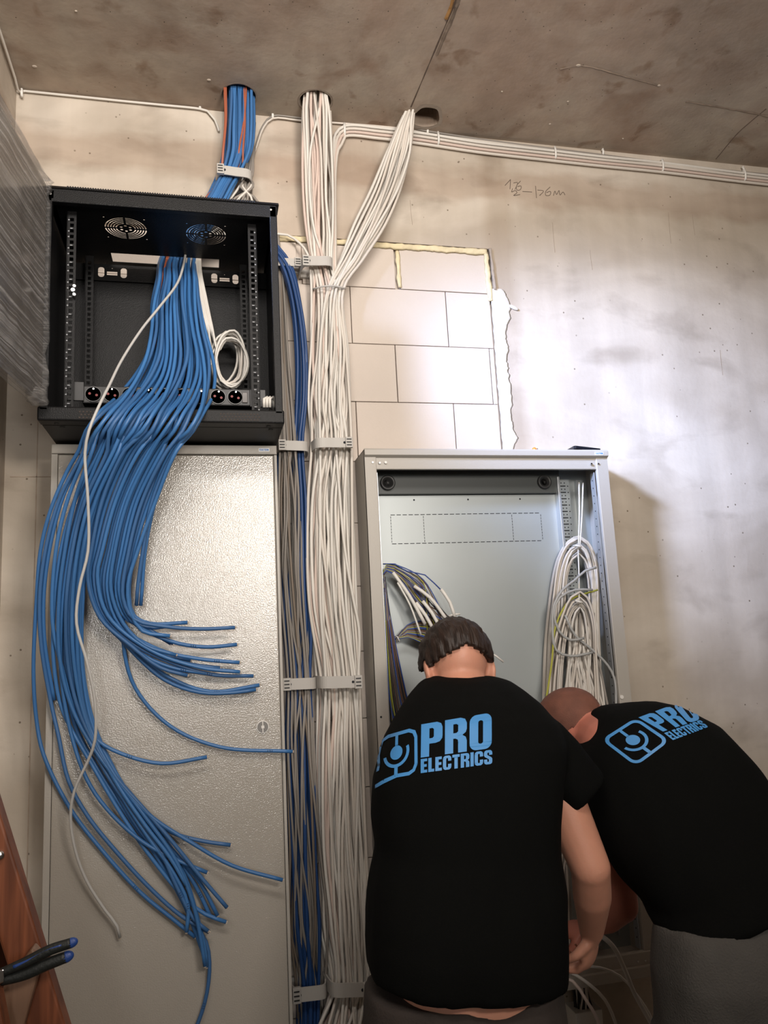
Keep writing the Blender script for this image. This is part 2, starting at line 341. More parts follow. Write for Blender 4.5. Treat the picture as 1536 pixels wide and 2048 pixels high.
def word(txt, gap=.06):                       # pieces normalised to the unit square
    ps = []; x = 0
    for c in txt:
        w, pcs = G[c]
        for out, hs in pcs: ps.append(([(a + x, b) for a, b in out], [[(a + x, b) for a, b in h] for h in hs]))
        x += w + gap
    x -= gap
    return [([(a / x, b) for a, b in o], [[(a / x, b) for a, b in h] for h in hs]) for o, hs in ps]
def icon(broken=False):
    ps = [(rrect(0, 0, 1, 1, .2), [rrect(.075, .075, .925, .925, .14)])] if not broken else [
        ([(0, .25), (.03, .40), (0, .55), (.03, .8), (.1, .93), (.25, 1), (.8, 1), (.95, .93), (1, .8), (1, .2), (.93, .06), (.8, 0), (.5, .02), (.2, -.04), (0, -.1), (0, -.02), (.2, .05), (.5, .1), (.78, .08), (.88, .12), (.925, .22), (.925, .78), (.88, .88), (.78, .925), (.27, .925), (.14, .88), (.1, .78), (.07, .6), (.09, .4), (.07, .27)], [])]
    ps.append(([(.445, .93), (.515, .93), (.515, .70), (.56, .66), (.40, .66), (.445, .70)], []))
    ps.append((circ(.48, .56, .15, 24), []))
    arc = [(.48 + .32 * math.cos(math.radians(a)), .56 + .32 * math.sin(math.radians(a))) for a in range(190, 381, 10)]
    arc += [(.48 + .25 * math.cos(math.radians(a)), .56 + .25 * math.sin(math.radians(a))) for a in range(380, 189, -10)]
    ps.append((arc, [])); ps.append(([(.44, .28), (.52, .28), (.52, .05), (.44, .05)], []))
    return ps
def decal(pieces, quad, surf, cell=.04, off=.0018):
    """lettering laid on a surface: quad = TL,TR,BR,BL picture points, each dropped onto the cloth"""
    TL, TR, BR, BL = [V((*q, 0)) for q in quad]; vs = []; fs = []
    for out, hs in pieces:
        loops = [[V((a, b, 0)) for a, b in out]] + [[V((a, b, 0)) for a, b in h] for h in hs]
        tris = tessellate_polygon(loops); fl = [p for l in loops for p in l]
        b = bmesh.new(); bv = [b.verts.new(p) for p in fl]
        for t in tris:
            try: b.faces.new([bv[i] for i in t])
            except ValueError: pass
        for ax in (0, 1):
            k = -.2
            while k < 1.1:
                co = V((k, 0, 0)) if ax == 0 else V((0, k, 0)); no = V((1, 0, 0)) if ax == 0 else V((0, 1, 0))
                bmesh.ops.bisect_plane(b, geom=b.verts[:] + b.edges[:] + b.faces[:], plane_co=co, plane_no=no); k += cell
        b.verts.index_update(); ok = {}
        for v in b.verts:
            u, w = v.co.x, v.co.y
            p = (TL * (1 - u) + TR * u) * w + (BL * (1 - u) + BR * u) * (1 - w)
            d = ray(p.x, p.y).normalized(); h = surf.ray_cast(CAM, d)
            if h[0] is not None and h[1].dot(d) < -.03:
                ok[v.index] = len(vs); vs.append(h[0] + h[1] * off)
        for f in b.faces:
            ii = [v.index for v in f.verts]
            if all(i in ok for i in ii):
                q = [vs[ok[i]] for i in ii]
                if max((q[0] - z).length for z in q) < .04: fs.append([ok[i] for i in ii])
        b.free()
    return vs, fs
def printed(name, items, surf_obj, m, parent, off=.0018):
    me = surf_obj.data; bv = BVHTree.FromPolygons([v.co.copy() for v in me.vertices], [tuple(p.vertices) for p in me.polygons]); mb = MB()
    for pcs, quad, cell in items:
        v, f = decal(pcs, quad, bv, cell, off); mb.add(v, f)
    return mb.build(name, m, parent, smooth=True, fix=False)
# ================================================================== SETTING
CZ = 3.365; CLX = -.565
def struct(mb, name, m, **k): return tag(mb.build(name, m, **k), kind='structure')
# back wall: concrete with a former opening that was bricked up
OX0, OX1, OZ1 = -.42, .982, 2.935
wb = MB().box(-2.6, OX0, 0, .25, 0, CZ).box(OX1, 4.2, 0, .25, 0, CZ).box(OX0, OX1, 0, .25, OZ1, CZ)
wall_back = struct(wb, 'wall_back', M_wall)
struct(MB().box(-2.6, 4.2, -6.5, .25, -.15, 0), 'floor', M_floor)
# ceiling slab with three core-drilled holes
hole3 = [(.755 + .047 * math.cos(a) * (1 + .12 * math.sin(3 * a)), -.078 + .055 * math.sin(a) * (1 + .1 * math.cos(2 * a))) for a in [2 * math.pi * k / 26 for k in range(26)]]
ceil = MB().plate([(-2.6, -6.5), (4.2, -6.5), (4.2, .25), (-2.6, .25)], [circ(.121, -.084, .054), circ(.369, -.096, .053), hole3], lambda u, v, h: V((u, v, CZ + h)), .3)
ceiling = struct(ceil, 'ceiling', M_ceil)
for hx, hy in ((.121, -.084), (.369, -.096)):
    ring = MB(); pts = [V((hx + .0555 * math.cos(2 * math.pi * k / 40), hy + .0555 * math.sin(2 * math.pi * k / 40), CZ)) for k in range(40)]
    ring.loft([[p + V((0, 0, -.0006)), p + (p - V((hx, hy, CZ))) * .07 * (1 + .5 * noise.noise(p * 60)) + V((0, 0, -.0006)), p + (p - V((hx, hy, CZ))) * .05 + V((0, 0, .002)), p + V((0, 0, .002))] for p in pts + [pts[0]]], caps=False)
    r_ = ring.build('drill_rim', mat('chipped_rim', (.27, .22, .18), .9, bump=.5)); r_.parent = ceiling
light_blocker = MB().box(-.2, 1.1, -.4, .2, CZ + .3, CZ + .35).build('hole_light_blocker', M_dark); light_blocker.parent = ceiling  # added lid over the slab, blocks world light so the holes stay dark
# chipped opening edge around the third hole
ch = MB(); pts = []
for k in range(27):
    a = 2 * math.pi * k / 26; x, y = hole3[k % 26]; c = V((.76, -.078, CZ - .0008)); p = V((x, y, CZ - .0008)); w = 1.28 + .14 * noise.noise(V((a * 1.5, 3, 0)))
    if k == 26: p = V((hole3[0][0], hole3[0][1], CZ - .0008)); w = pts[0][2]
    q = c + (p - c) * w; q.y = min(q.y, -.002); pts.append((p, q, w))
for i in range(26):
    p, q, _ = pts[i]; p2, q2, _ = pts[i + 1]; ch.add([p, q, q2, p2, p + V((0, 0, .01)), q + V((0, 0, .003)), q2 + V((0, 0, .003)), p2 + V((0, 0, .01))], [(0, 1, 2, 3), (4, 5, 6, 7), (0, 1, 5, 4), (2, 3, 7, 6)])
o = ch.build('chipped_hole_edge', mat('chipped_edge', (.33, .28, .23), .95, bump=.9, bscale=50)); o.parent = ceiling
# formwork seams in the slab
def ridge(P, w, h, m, name, parent, seed=0):
    mb = MB(); pts = spline(P, .012)
    rings = []
    for i, p in enumerate(pts):
        t = (pts[min(i + 1, len(pts) - 1)] - pts[max(0, i - 1)]).normalized(); s = t.cross(V((0, 0, 1))); ww = w * (.35 + 1.1 * abs(noise.noise(p * 9 + V((seed, 0, 0)))) + .3 * abs(noise.noise(p * 60)))
        rings.append([p - s * ww, p + V((0, 0, -h * (.5 + abs(noise.noise(p * 30))))), p + s * ww, p + V((0, 0, .002))])
    mb.loft(rings); o = mb.build(name, m); o.parent = parent; return o
M_seam = mat('seam_mortar', (.20, .155, .12), .95, bump=.6, bscale=60, var=.3, vscale=20)
M_seamd = mat('seam_dark', (.10, .072, .055), .95)
M_seamo = mat('rusty_seam', (.34, .18, .06), .95, var=.3, vscale=30)
cz = CZ - .0005
a0 = Zp(822, 214, cz); a1 = Zp(925, -30, cz)
ridge([a0, a0.lerp(a1, .5), a1], .0028, .003, M_seamd, 'slab_seam', ceiling)
ridge([Zp(874, 110, cz), Zp(890, 70, cz), Zp(908, 28, cz), Zp(922, -20, cz)], .011, .004, M_seam, 'slab_seam', ceiling, 3)
ridge([Zp(893, 38, cz), Zp(903, 10, cz), Zp(908, -10, cz)], .007, .006, M_seamo, 'slab_seam', ceiling, 5)
ridge([Zp(1532, 218, cz), Zp(1480, 262, cz), Zp(1432, 318, cz)], .003, .003, M_seamd, 'slab_seam', ceiling, 1)
ridge([Zp(1240, 150, cz), Zp(1320, 172, cz)], .005, .003, M_seam, 'slab_seam', ceiling, 8)
ridge([Zp(1372, 203, cz), Zp(1450, 216, cz), Zp(1545, 234, cz)], .006, .003, M_seam, 'slab_seam', ceiling, 9)
ridge([Zp(1120, 138, cz), Zp(1160, 131, cz), Zp(1250, 152, cz)], .0025, .003, M_seam, 'slab_seam', ceiling, 9)
for px, py, s_ in ((1157, 131, .009), (1318, 171, .007), (69, 133, .008), (418, 160, .007), (152, 22, .004), (1246, 277, .004), (1100, 248, .005), (1004, 183, .004), (1136, 203, .005)):
    p = Zp(px, py, cz); b_ = MB().ell(p, (s_, 0, 0), (0, s_ * .7, 0), (0, 0, .003), 9, 6).build('mortar_splash', mat('mortar_splash', (.42, .36, .30), .95), smooth=True); b_.parent = ceiling
# left wall (ends at the doorway the daylight comes through) and a shutter seam next to the corner
struct(MB().box(CLX - .2, CLX, -1.02, 0, 0, CZ), 'wall_left', M_wall)
struct(MB().box(-2.6, 4.2, -6.7, -6.5, 0, CZ), 'wall_rear', M_wall)
struct(MB().box(4.2, 4.4, -6.5, 0, 0, CZ), 'wall_right', M_wall)
s1 = MB().box(CLX + .085, CLX + .088, -.0015, .001, .2, 2.75).build('formwork_joint', M_mortar); s1.parent = wall_back
s1 = MB().box(-.55, -.42, -.0015, .001, 2.118, 2.121).build('formwork_joint', M_mortar); s1.parent = wall_back
# ------------------------------------------------------------------ bricked-up opening: courses of sand-lime block
BH, BL, GAP = .1995, .333, .0016
inf = MB().box(OX0, OX1, .018, .2, 0, OZ1)
tops = [2.767 - k * BH for k in range(15)]; row = 0
z1 = OZ1 - .022
def block(x0, x1, z0, z1_):
    x0 = max(x0, OX0 + .001); x1 = min(x1, OX1 - .012)
    if x1 - x0 > .012: inf.box(x0 + GAP, x1 - GAP, .003 + random.uniform(-.0006, .0012), .03, z0 + GAP * random.uniform(.5, 1.1), z1_ - GAP * .6)
jx = [.643, .476, .620, .478, .632]
for k in range(-1, 14):
    zt = z1 if k < 0 else tops[k]; zb = tops[0] if k < 0 else tops[k + 1]
    zb = max(zb, 0.0)
    if zb >= zt: break
    j0 = jx[(k + 1) % 5] if k < 4 else (.476 if k % 2 == 0 else .635)
    xs = [j0 + BL * i for i in range(-5, 4)]
    for i in range(len(xs) - 1): block(xs[i] + (.008 if (k < 0 and i >= 4) else 0), xs[i + 1] - (.008 if (k < 0) else 0), zb, zt)
infill = tag(inf.build('wall_infill', M_block, bevel=.0012), kind='structure')
def blob_strip(P, w, t, m, name, seed=0, step=.008, axis=(0, 0, 1), one=False, rough=1.0):
    """lumpy strip lying on the wall along P; w = half width"""
    pts = spline(P, step); rings = []
    for i, p in enumerate(pts):
        ww = w * (1 + .5 * rough * noise.noise(p * 22 + V((seed, 0, 0))) + .35 * rough * noise.noise(p * 75)); w2 = w * (1 + .5 * rough * noise.noise(p * 22 + V((seed + 9, 0, 0))) + .35 * rough * noise.noise(p * 75 + V((4, 0, 0))))
        A = V(axis); tt = t * (.7 + .6 * abs(noise.noise(p * 40)))
        rings.append([p + A * ww, p + A * ww * .5 + V((0, -tt, 0)), p - A * w2 * .5 + V((0, -tt * .9, 0)), p - A * w2, p + V((0, .004, 0))])
    o = MB().loft(rings).build(name, m, smooth=True); o.parent = infill; return o
blob_strip([V((.19, 0, OZ1 - .012)), V((.5, 0, OZ1 - .012)), V((.97, 0, OZ1 - .014))], .012, .006, M_foam, 'mounting_foam_bead')
blob_strip([V((.645, .001, OZ1 - .03)), V((.648, .001, 2.772))], .008, .004, M_foam, 'mounting_foam_bead', 2, axis=(1, 0, 0))
blob_strip([V((.966, 0, OZ1 - .02)), V((.968, 0, 2.80)), V((.972, 0, 2.74))], .010, .006, M_foam, 'mounting_foam_bead', 3, axis=(1, 0, 0))
blob_strip([V((.983, 0, OZ1)), V((.987, 0, 2.85)), V((.989, 0, 2.78))], .006, .009, mat('broken_edge', (.36, .30, .24), .95, bump=1, bscale=70), 'chipped_opening_edge', 4, axis=(1, 0, 0))
PE = [(1.022, 2.785), (1.040, 2.75), (1.042, 2.70), (1.030, 2.66), (1.018, 2.61), (1.024, 2.575), (1.016, 2.52), (1.02, 2.46), (1.022, 2.38), (1.014, 2.33), (1.022, 2.28), (1.030, 2.25), (1.012, 2.215), (1.015, 2.15)]
for x, z in [(0, 0)]:
    pts = spline([V((a, 0, b)) for a, b in PE], .006); rings = []
    for p in pts:
        e = .006 * noise.noise(p * 45) + .004 * noise.noise(p * 120)
        rings.append([V((.972 + .003 * noise.noise(p * 50), -.001, p.z)), V((.985, -.0035, p.z)), V((p.x - .008 + e, -.004, p.z)), V((p.x + e, 0, p.z)), V((.99, .004, p.z))])
    o = MB().loft(rings).build('plaster_smear', M_plaster, smooth=True); o.parent = infill
o = MB().ell((1.052, -.004, 2.718), (.018, 0, -.008), (0, .005, 0), (.003, 0, .006), 12, 8).build('plaster_smear', M_plaster, smooth=True); o.parent = infill
# handwriting on the concrete
def scribble(strokes, r, m, name, parent, d=.0006, flat=.4):
    mb = MB()
    for s in strokes: mb.tube(spline([W(a, b, d) for a, b in s], .004), r, 5)
    o = mb.build(name, m); o.parent = parent; return o
scribble([[(1010, 371), (1021, 359), (1021, 359), (1020, 378)], [(1025, 377), (1023, 384)], [(1027, 366), (1035, 365), (1030, 379)], [(1041, 362), (1033, 372), (1034, 380), (1041, 379), (1042, 372), (1035, 373)],
          [(1024, 384), (1031, 381), (1034, 385), (1027, 391), (1040, 389)], [(1045, 383), (1064, 384)], [(1071, 372), (1073, 396)], [(1075, 380), (1087, 382), (1079, 391)], [(1100, 374), (1091, 384), (1092, 391), (1100, 390), (1101, 383), (1093, 385)],
          [(1107, 391), (1110, 382), (1113, 389), (1118, 381), (1120, 390), (1126, 384), (1130, 390)]], .0011, M_pencil, 'pencil_writing', wall_back)
# shallow scratches and drips
scr = []
for px, py, l in ((1105, 445, 60), (1337, 425, 62), (820, 400, 50), (1385, 430, 40), (1180, 500, 40), (1440, 700, 50)): scr.append([(px, py), (px + 2, py + l / 2), (px + 5, py + l)])
scribble(scr, .0006, mat('scratch', (.33, .27, .22), .95), 'formwork_scratch', wall_back)
# ================================================================== CEILING CABLES ALONG THE WALL
def clipon(P, lab, grp, s=.008):
    mb = MB().tube([P + V((0, 0, .010)), P + V((0, -.007, .009)), P + V((0, -.010, 0)), P + V((0, -.007, -.009)), P + V((0, 0, -.010))], .0042, 8)
    c = mb.build('cable_clip', M_tie, smooth=True); tag(c, lab, 'cable clip', grp)
    n = MB().cyl(P + V((0, -.004, .011)), (0, -1, 0), .0028, .006, 10).build('nail_head', M_tie); n.parent = c; return c
run = [(0, 3.29), (.65, 3.283)]
P = [W(438, 262, .012), W(430, 240, .012), W(415, 222, .012), W(400, 214, .011), W(330, 206, .011), W(240, 196, .01), W(150, 186, .01), W(75, 176, .01), W(50, 168, .01), V((CLX + .012, -.012, 3.352))]
for p_ in P: p_.z = min(p_.z, CZ - .007)
q = P[-1]; P += [q + V((0, -.06, .001)), q + V((.002, -.25, .0)), q + V((.001, -.5, -.002)), q + V((0, -.9, 0))]
cable('alarm_cable', P, .0038, M_white, 'thin white cable running left along the ceiling edge and round the corner', 'cable')
clipon(W(400, 213, .004), 'white nail clip holding the single thin cable where it turns down beside the blue bundle', None)
clipon(W(75, 176, .004), 'white nail clip holding the single thin cable near the left corner', None)
clipon(V((CLX + .02, -.012, 3.345)), 'white nail clip in the top left corner of the wall', None)
# two thin grey cables from the blue bundle up and away to the right
for k, (dy, lab) in enumerate(((0, 'upper'), (5, 'lower'))):
    P = [W(496 - k * 4, 372, .03), W(505 - k * 2, 325, .02), W(514, 285 + dy, .013), W(527, 250 + dy, .012), W(545, 232 + dy, .011), W(600, 236 + dy, .010), W(700, 243 + dy, .010), W(800, 252 + dy, .010), W(860, 263 + dy, .010), W(1000, 284 + dy * .6, .010), W(1150, 303 + dy * .6, .010), W(1300, 322 + dy * .6, .010), W(1420, 337 + dy * .6, .010), W(1600, 356 + dy * .6, .010)]
    cable('thin_data_cable', P, .0034, M_cream if k else M_greyc, 'thin %s of two cables tucked under the ceiling edge, running right' % lab, 'cable')
for px, py, nm in ((545, 233, 'at the left bend of the two thin cables'), (854, 263, 'on the thin cables beside the rough third hole'), (1204, 306, 'on the thin cables at the middle of the right run'), (1484, 341, 'on the thin cables, the furthest to the right')):
    clipon(W(px, py, .004), 'white nail clip ' + nm, None)
thk = [(0, 'topmost'), (7, 'second'), (14, 'third'), (21, 'lowest')]
for k, (dy, lab) in enumerate(thk):
    P = [W(663 + k * 2.2, 640, .05), W(664 + k * 2.2, 480, .035), W(665 + k * 2, 340, .028), W(667 + k * 3, 300, .024), W(671 + k * 4, 268 + dy, .018), W(690, 252 + dy, .014), W(760, 256 + dy, .012 + .003 * (k % 2)), W(840, 266 + dy, .012), W(873, 271 + dy, .012), W(960, 285 + dy * .95, .012), W(1100, 301 + dy * .95, .012), W(1200, 313 + dy * .9, .012), W(1320, 325 + dy * .9, .012), W(1460, 343 + dy * .85, .012), W(1620, 362 + dy * .8, .012)]
    cable('power_cable', P, .0052, (M_white, M_cream, M_pink, M_cream)[k], 'thick pale power cable bending right off the trunk, %s of four along the wall top' % lab, 'cable')
for px, py, nm in ((688, 262, 'at the bend beside the second hole'), (875, 279, 'just right of the rough third hole'), (1108, 308, 'left of the middle of the run'), (1322, 333, 'right of the middle of the run'), (1486, 352, 'nearest the right edge')):
    p = W(px, py, .006); mb = MB().tube([p + V((0, .004, .022)), p + V((0, -.012, .020)), p + V((0, -.015, 0)), p + V((0, -.012, -.020)), p + V((0, .004, -.022))], .004, 8)
    c = tag(mb.build('cable_strap', M_tie, smooth=True), 'white strap clamping the four thick cables ' + nm, 'cable strap')
# ================================================================== RISER BUNDLES
def wander(n, amp, sm=2):
    a = [random.gauss(0, .5) for _ in range(n)]
    for _ in range(sm): a = [(a[max(0, i - 1)] + a[i] * 2 + a[min(n - 1, i + 1)]) / 4 for i in range(n)]
    return [x * amp for x in a]
CN = {'white_cable_jacket': 'white ', 'cream_cable_jacket': 'cream ', 'pinkish_cable_jacket': 'pinkish ', 'grey_cable_jacket': 'grey ', 'taupe_cable_jacket': 'taupe ', 'dark_blue_cable_jacket': 'dark blue ', 'blue_cable_jacket': 'blue ',
      'blue_wire': 'blue ', 'brown_wire': 'brown ', 'yellow_green_wire': 'yellow-green ', 'black_wire': 'black '}
def bundle(rows, n, r, mats, label, group, amp=.35, name='installation_cable', pin=(), nv=3, extra_top=None, sprd=.0):
    """rows: (py, left, right, d0, d1); every cable is an object of its own"""
    out = []
    for k in range(n):
        u0 = (k + .5) / n; v0 = (k % nv + .5) / nv; w = wander(len(rows), amp * 1.3, 2); wv = wander(len(rows), .4, 2); pts = []
        for i, (py, l, rt, d0, d1) in enumerate(rows):
            a = .25 if i in pin else 1.0
            u = min(1, max(0, u0 + w[i] * a)); v = min(1, max(0, v0 + wv[i]))
            pts.append(W(l + (rt - l) * u, py, d0 + (d1 - d0) * v))
        if extra_top: pts[0:0] = [pts[0] + V(extra_top)]
        rr = r * random.choice((.9, 1, 1, 1.12)); m = random.choice(mats)
        out.append(cable(name, pts, rr, m, CN.get(m.name, '') + label, 'cable', group, step=.03, seg=7))
    return out
hA = [(188, 606, 657, .06, .13), (215, 603, 660, .05, .13), (300, 604, 663, .04, .11), (400, 607, 666, .03, .09), (470, 614, 665, .02, .075), (522, 623, 663, .015, .065), (575, 628, 674, .012, .06),
      (700, 622, 690, .012, .065), (800, 617, 697, .012, .065), (884, 622, 700, .012, .06), (1000, 616, 701, .012, .07), (1200, 618, 709, .012, .075), (1364, 634, 718, .012, .06), (1500, 634, 722, .012, .07),
      (1700, 630, 730, .012, .075), (1850, 640, 738, .012, .075), (1978, 660, 740, .012, .06), (2048, 636, 744, .012, .09), (2200, 630, 760, .012, .1)]
bundle(hA, 34, .0047, [M_white, M_cream, M_cream, M_pink, M_white], 'installation cable coming down from the middle round hole in the pale trunk', 'pale cables from the middle hole', amp=.42, pin=(0, 1, 5, 9, 12, 16), extra_top=(0, 0, .12))
hB = [(221, 812, 828, .05, .11), (245, 800, 826, .05, .11), (300, 776, 820, .04, .10), (380, 742, 800, .03, .09), (450, 708, 770, .02, .08), (520, 682, 725, .015, .07), (578, 655, 688, .02, .075),
      (700, 640, 695, .02, .08), (800, 632, 699, .02, .08), (884, 632, 703, .03, .075), (1000, 625, 704, .03, .085), (1200, 628, 712, .03, .09), (1364, 645, 721, .03, .075), (1500, 642, 724, .03, .085),
      (1700, 640, 732, .03, .09), (1850, 650, 740, .03, .09), (1978, 664, 742, .03, .075), (2048, 640, 748, .03, .11), (2200, 630, 765, .03, .12)]
bundle(hB, 30, .0047, [M_white, M_white, M_cream, M_cream], 'installation cable slanting down from the rough right hole into the trunk', 'pale cables from the rough right hole', amp=.42, pin=(0, 1, 6, 9, 12, 16), extra_top=(.01, 0, .1))
c = cable('installation_cable', [W(672, 900, .08), W(690, 1100, .09), W(707, 1200, .09), W(718, 1260, .085), W(717, 1340, .07), W(714, 1420, .07), W(716, 1600, .08), W(735, 1850, .07)], .0046, M_white, 'white cable bowing out on the right of the pale trunk above the third clamp', 'cable')
cable('white_link_cable', [W(540, 468, .02), W(575, 470, .03), W(600, 487, .04), W(616, 510, .05), W(622, 560, .05), W(622, 700, .04)], .0042, M_white, 'white cable curving in from the rack onto the pale trunk at the topmost trunk clamp', 'cable')
# heat-shrunk joint on a trunk cable
# dark blue bundle and grey cables between the two cabinets
hC = [(480, 520, 545, .02, .06), (527, 556, 582, .03, .07), (600, 578, 602, .03, .075), (700, 590, 614, .03, .075), (800, 592, 614, .03, .07), (890, 586, 606, .03, .06), (1000, 590, 612, .03, .07), (1150, 596, 614, .03, .07), (1260, 594, 622, .02, .06),
      (1364, 578, 620, .02, .055), (1500, 572, 628, .02, .06), (1700, 578, 630, .02, .07), (1850, 584, 640, .02, .07), (1985, 596, 640, .02, .06), (2200, 590, 640, .02, .07)]
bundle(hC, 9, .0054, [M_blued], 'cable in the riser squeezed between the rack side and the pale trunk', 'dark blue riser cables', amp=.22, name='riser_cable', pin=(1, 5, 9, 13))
hD = [(470, 540, 556, .01, .03), (560, 553, 566, .01, .03), (700, 556, 575, .01, .03), (890, 558, 596, .02, .07), (1000, 558, 602, .03, .095), (1150, 560, 604, .03, .095), (1364, 575, 622, .02, .07), (1500, 576, 628, .02, .09), (1700, 580, 640, .02, .09), (1850, 580, 655, .02, .08), (1985, 590, 652, .01, .05), (2200, 590, 650, .01, .06)]
bundle(hD, 26, .0036, [M_greyc, M_greyc, mat('taupe_cable_jacket', (.21, .17, .135), .5)], 'thin cable in the narrow riser beside the left cabinet', 'thin grey-brown riser cables', amp=.5, name='riser_cable', pin=(3, 6, 10))
hE = [(900, 553, 562, .01, .02), (1120, 560, 580, .02, .05), (1250, 566, 585, .02, .06), (1364, 574, 600, .02, .05), (1500, 572, 594, .02, .07), (1700, 576, 606, .02, .07), (1850, 580, 622, .02, .07), (1985, 592, 640, .02, .06), (2200, 590, 640, .02, .07)]
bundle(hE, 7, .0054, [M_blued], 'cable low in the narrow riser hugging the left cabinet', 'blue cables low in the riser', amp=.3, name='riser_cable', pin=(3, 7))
# ------------------------------------------------------------------ clamps
def clamp(pl, pr, h, d, label, knob=1, tilt=0):
    """collective cable holder: curved band, screw boss, latch"""
    a = W(*pl, .0); b = W(*pr, .0); zc = (a.z + b.z) / 2; x0, x1 = a.x, b.x
    A = W(pl[0], pl[1], d); B = W(pr[0], pr[1], d); e = empty('cable_clamp', (A + B) / 2, label, 'cable clamp', 'grey cable clamps')
    pts = [V((A.x, -.002, A.z)), V((A.x + .001, -d * .7, A.z)), A.lerp(B, .10), A.lerp(B, .5) + V((0, -.004, 0)), A.lerp(B, .9), V((B.x - .001, -d * .7, B.z)), V((B.x, -.002, B.z))]
    pts = spline(pts, .006); t = .0018; rings = []
    for i, p in enumerate(pts):
        tg = (pts[min(i + 1, len(pts) - 1)] - pts[max(0, i - 1)]).normalized(); nn = tg.cross(V((0, 0, 1))).normalized()
        if nn.y > 0: nn = -nn
        hz = h / 2
        rings.append([p + nn * t + V((0, 0, hz)), p + nn * t + V((0, 0, -hz)), p - nn * t + V((0, 0, -hz)), p - nn * t + V((0, 0, hz))])
    MB().loft(rings).build('band', M_clamp, e)
    K = (B if knob > 0 else A) + V((-.012 if knob > 0 else .012, -.004, 0))
    MB().box(K.x - .011, K.x + .011, K.y - .008, K.y + .004, K.z - h * .55, K.z + h * .55).build('latch', M_clamp, e, bevel=.001)
    mb = MB()
    for q in (-.3, .0, .3): mb.box(K.x - .008, K.x + .007, K.y - .0095, K.y - .007, K.z + h * q - .0016, K.z + h * q + .0016)
    mb.build('latch_teeth', M_dark, e)
    H = A.lerp(B, .22 if knob < 0 else .78) + V((0, -.0065, 0))
    MB().cyl(H, (0, -1, 0), .0036, .002, 14).build('screw_hole', M_hole, e)
    MB().box(A.x + .004, B.x - .004, -.012, 0, A.z - h * .4, A.z + h * .4).build('mounting_base', M_clamp, e)
    return e
clamp((433, 340), (506, 350), .030, .125, 'grey cable clamp around the bright blue bundle just above the rack', -1)
clamp((604, 523), (667, 523), .032, .090, 'topmost grey clamp on the pale trunk, above where its two bundles merge', -1)
clamp((545, 524), (603, 527), .026, .055, 'grey clamp at the top of the dark blue riser bundle beside the rack', 1)
clamp((556, 891), (618, 893), .030, .085, 'grey clamp on the narrow riser level with the top of the left cabinet', -1)
clamp((628, 886), (705, 886), .030, .110, 'grey clamp on the pale trunk level with the cabinet tops', 1)
clamp((565, 1369), (634, 1366), .032, .085, 'grey clamp on the narrow riser beside the door of the left cabinet', -1)
clamp((638, 1365), (724, 1363), .034, .110, 'grey clamp on the pale trunk beside the left man\'s head', 1)
clamp((584, 1990), (655, 1982), .036, .085, 'lowest grey clamp on the narrow riser, at the bottom of the picture', -1)
clamp((660, 1980), (742, 1977), .036, .110, 'lowest grey clamp on the pale trunk, beside the left man\'s hip', 1)
tp = [W(626, 578, .03), W(630, 577, .07), W(645, 573, .083), W(668, 572, .086), W(687, 576, .075), W(690, 578, .03)]
tag(MB().tube(spline(tp, .006), .003, 7).build('zip_tie', M_clamp, smooth=True), 'thin zip tie round the pale trunk where the two bundles merge', 'zip tie')
# grey splayed cables under the top clamp
for k in range(12):
    t = k / 11; cable('grey_patch_cable', [W(505 + 5 * t, 235 + 10 * t, .03), W(499 + 7 * t, 300, .035 + .01 * t), W(488 + 17 * t, 350, .055 + .02 * (k % 3)), W(478 + 28 * ((k * 5) % 12) / 11, 374, .085 + .02 * (k % 2)), W(456 + 60 * ((k * 7) % 12) / 11, 404, .10 + .02 * (k % 2)), W(400 + 60 * t, 470, .125)], .0036, M_greyc if k % 3 else M_white,
                   'thin grey cable crossing out from under the top clamp into the rack', 'cable', 'grey cables entering the rack')
# ================================================================== RACK
RX0, RX1, RZ0, RZ1, RY0, RY1 = -.398, .203, 2.166, 2.795, -.07, -.41
rack = empty('network_rack', (-.1, -.2, RZ0), 'black wall-mounted network rack with open front above the left grey cabinet', 'network rack')
TZ = 2.757
top = MB().box(RX0 + .012, RX1 - .004, RY1, RY1 + .018, TZ - .006, RZ1 - .004).box(RX0 + .012, RX0 + .03, RY1, RY0, TZ, RZ1 - .01).box(RX1 - .02, RX1 - .004, RY1, RY0, TZ, RZ1 - .01)
top.build('top_frame', M_black, rack, bevel=.003)
# crown strip with a row of vent slits
mb = MB(); x = RX0 + .012
mb.loft([[V((xx, RY1 - .004, RZ1 - .008)), V((xx, RY1 + .006, RZ1 + .004)), V((xx, RY1 + .05, RZ1 + .006)), V((xx, RY1 + .05, RZ1 - .008))] for xx in (RX0 + .010, RX1 + .002)])
mb.build('crown_strip', M_black, rack, bevel=.0015)
mb = MB()
for k in range(78): mb.obox((RX0 + .06 + k * .0062, RY1 + .0012, RZ1 - .0004), (.0016, 0, 0), (0, .0042, .0052), (0, -.0006, .0005))
mb.build('crown_vent_slits', M_hole, rack)
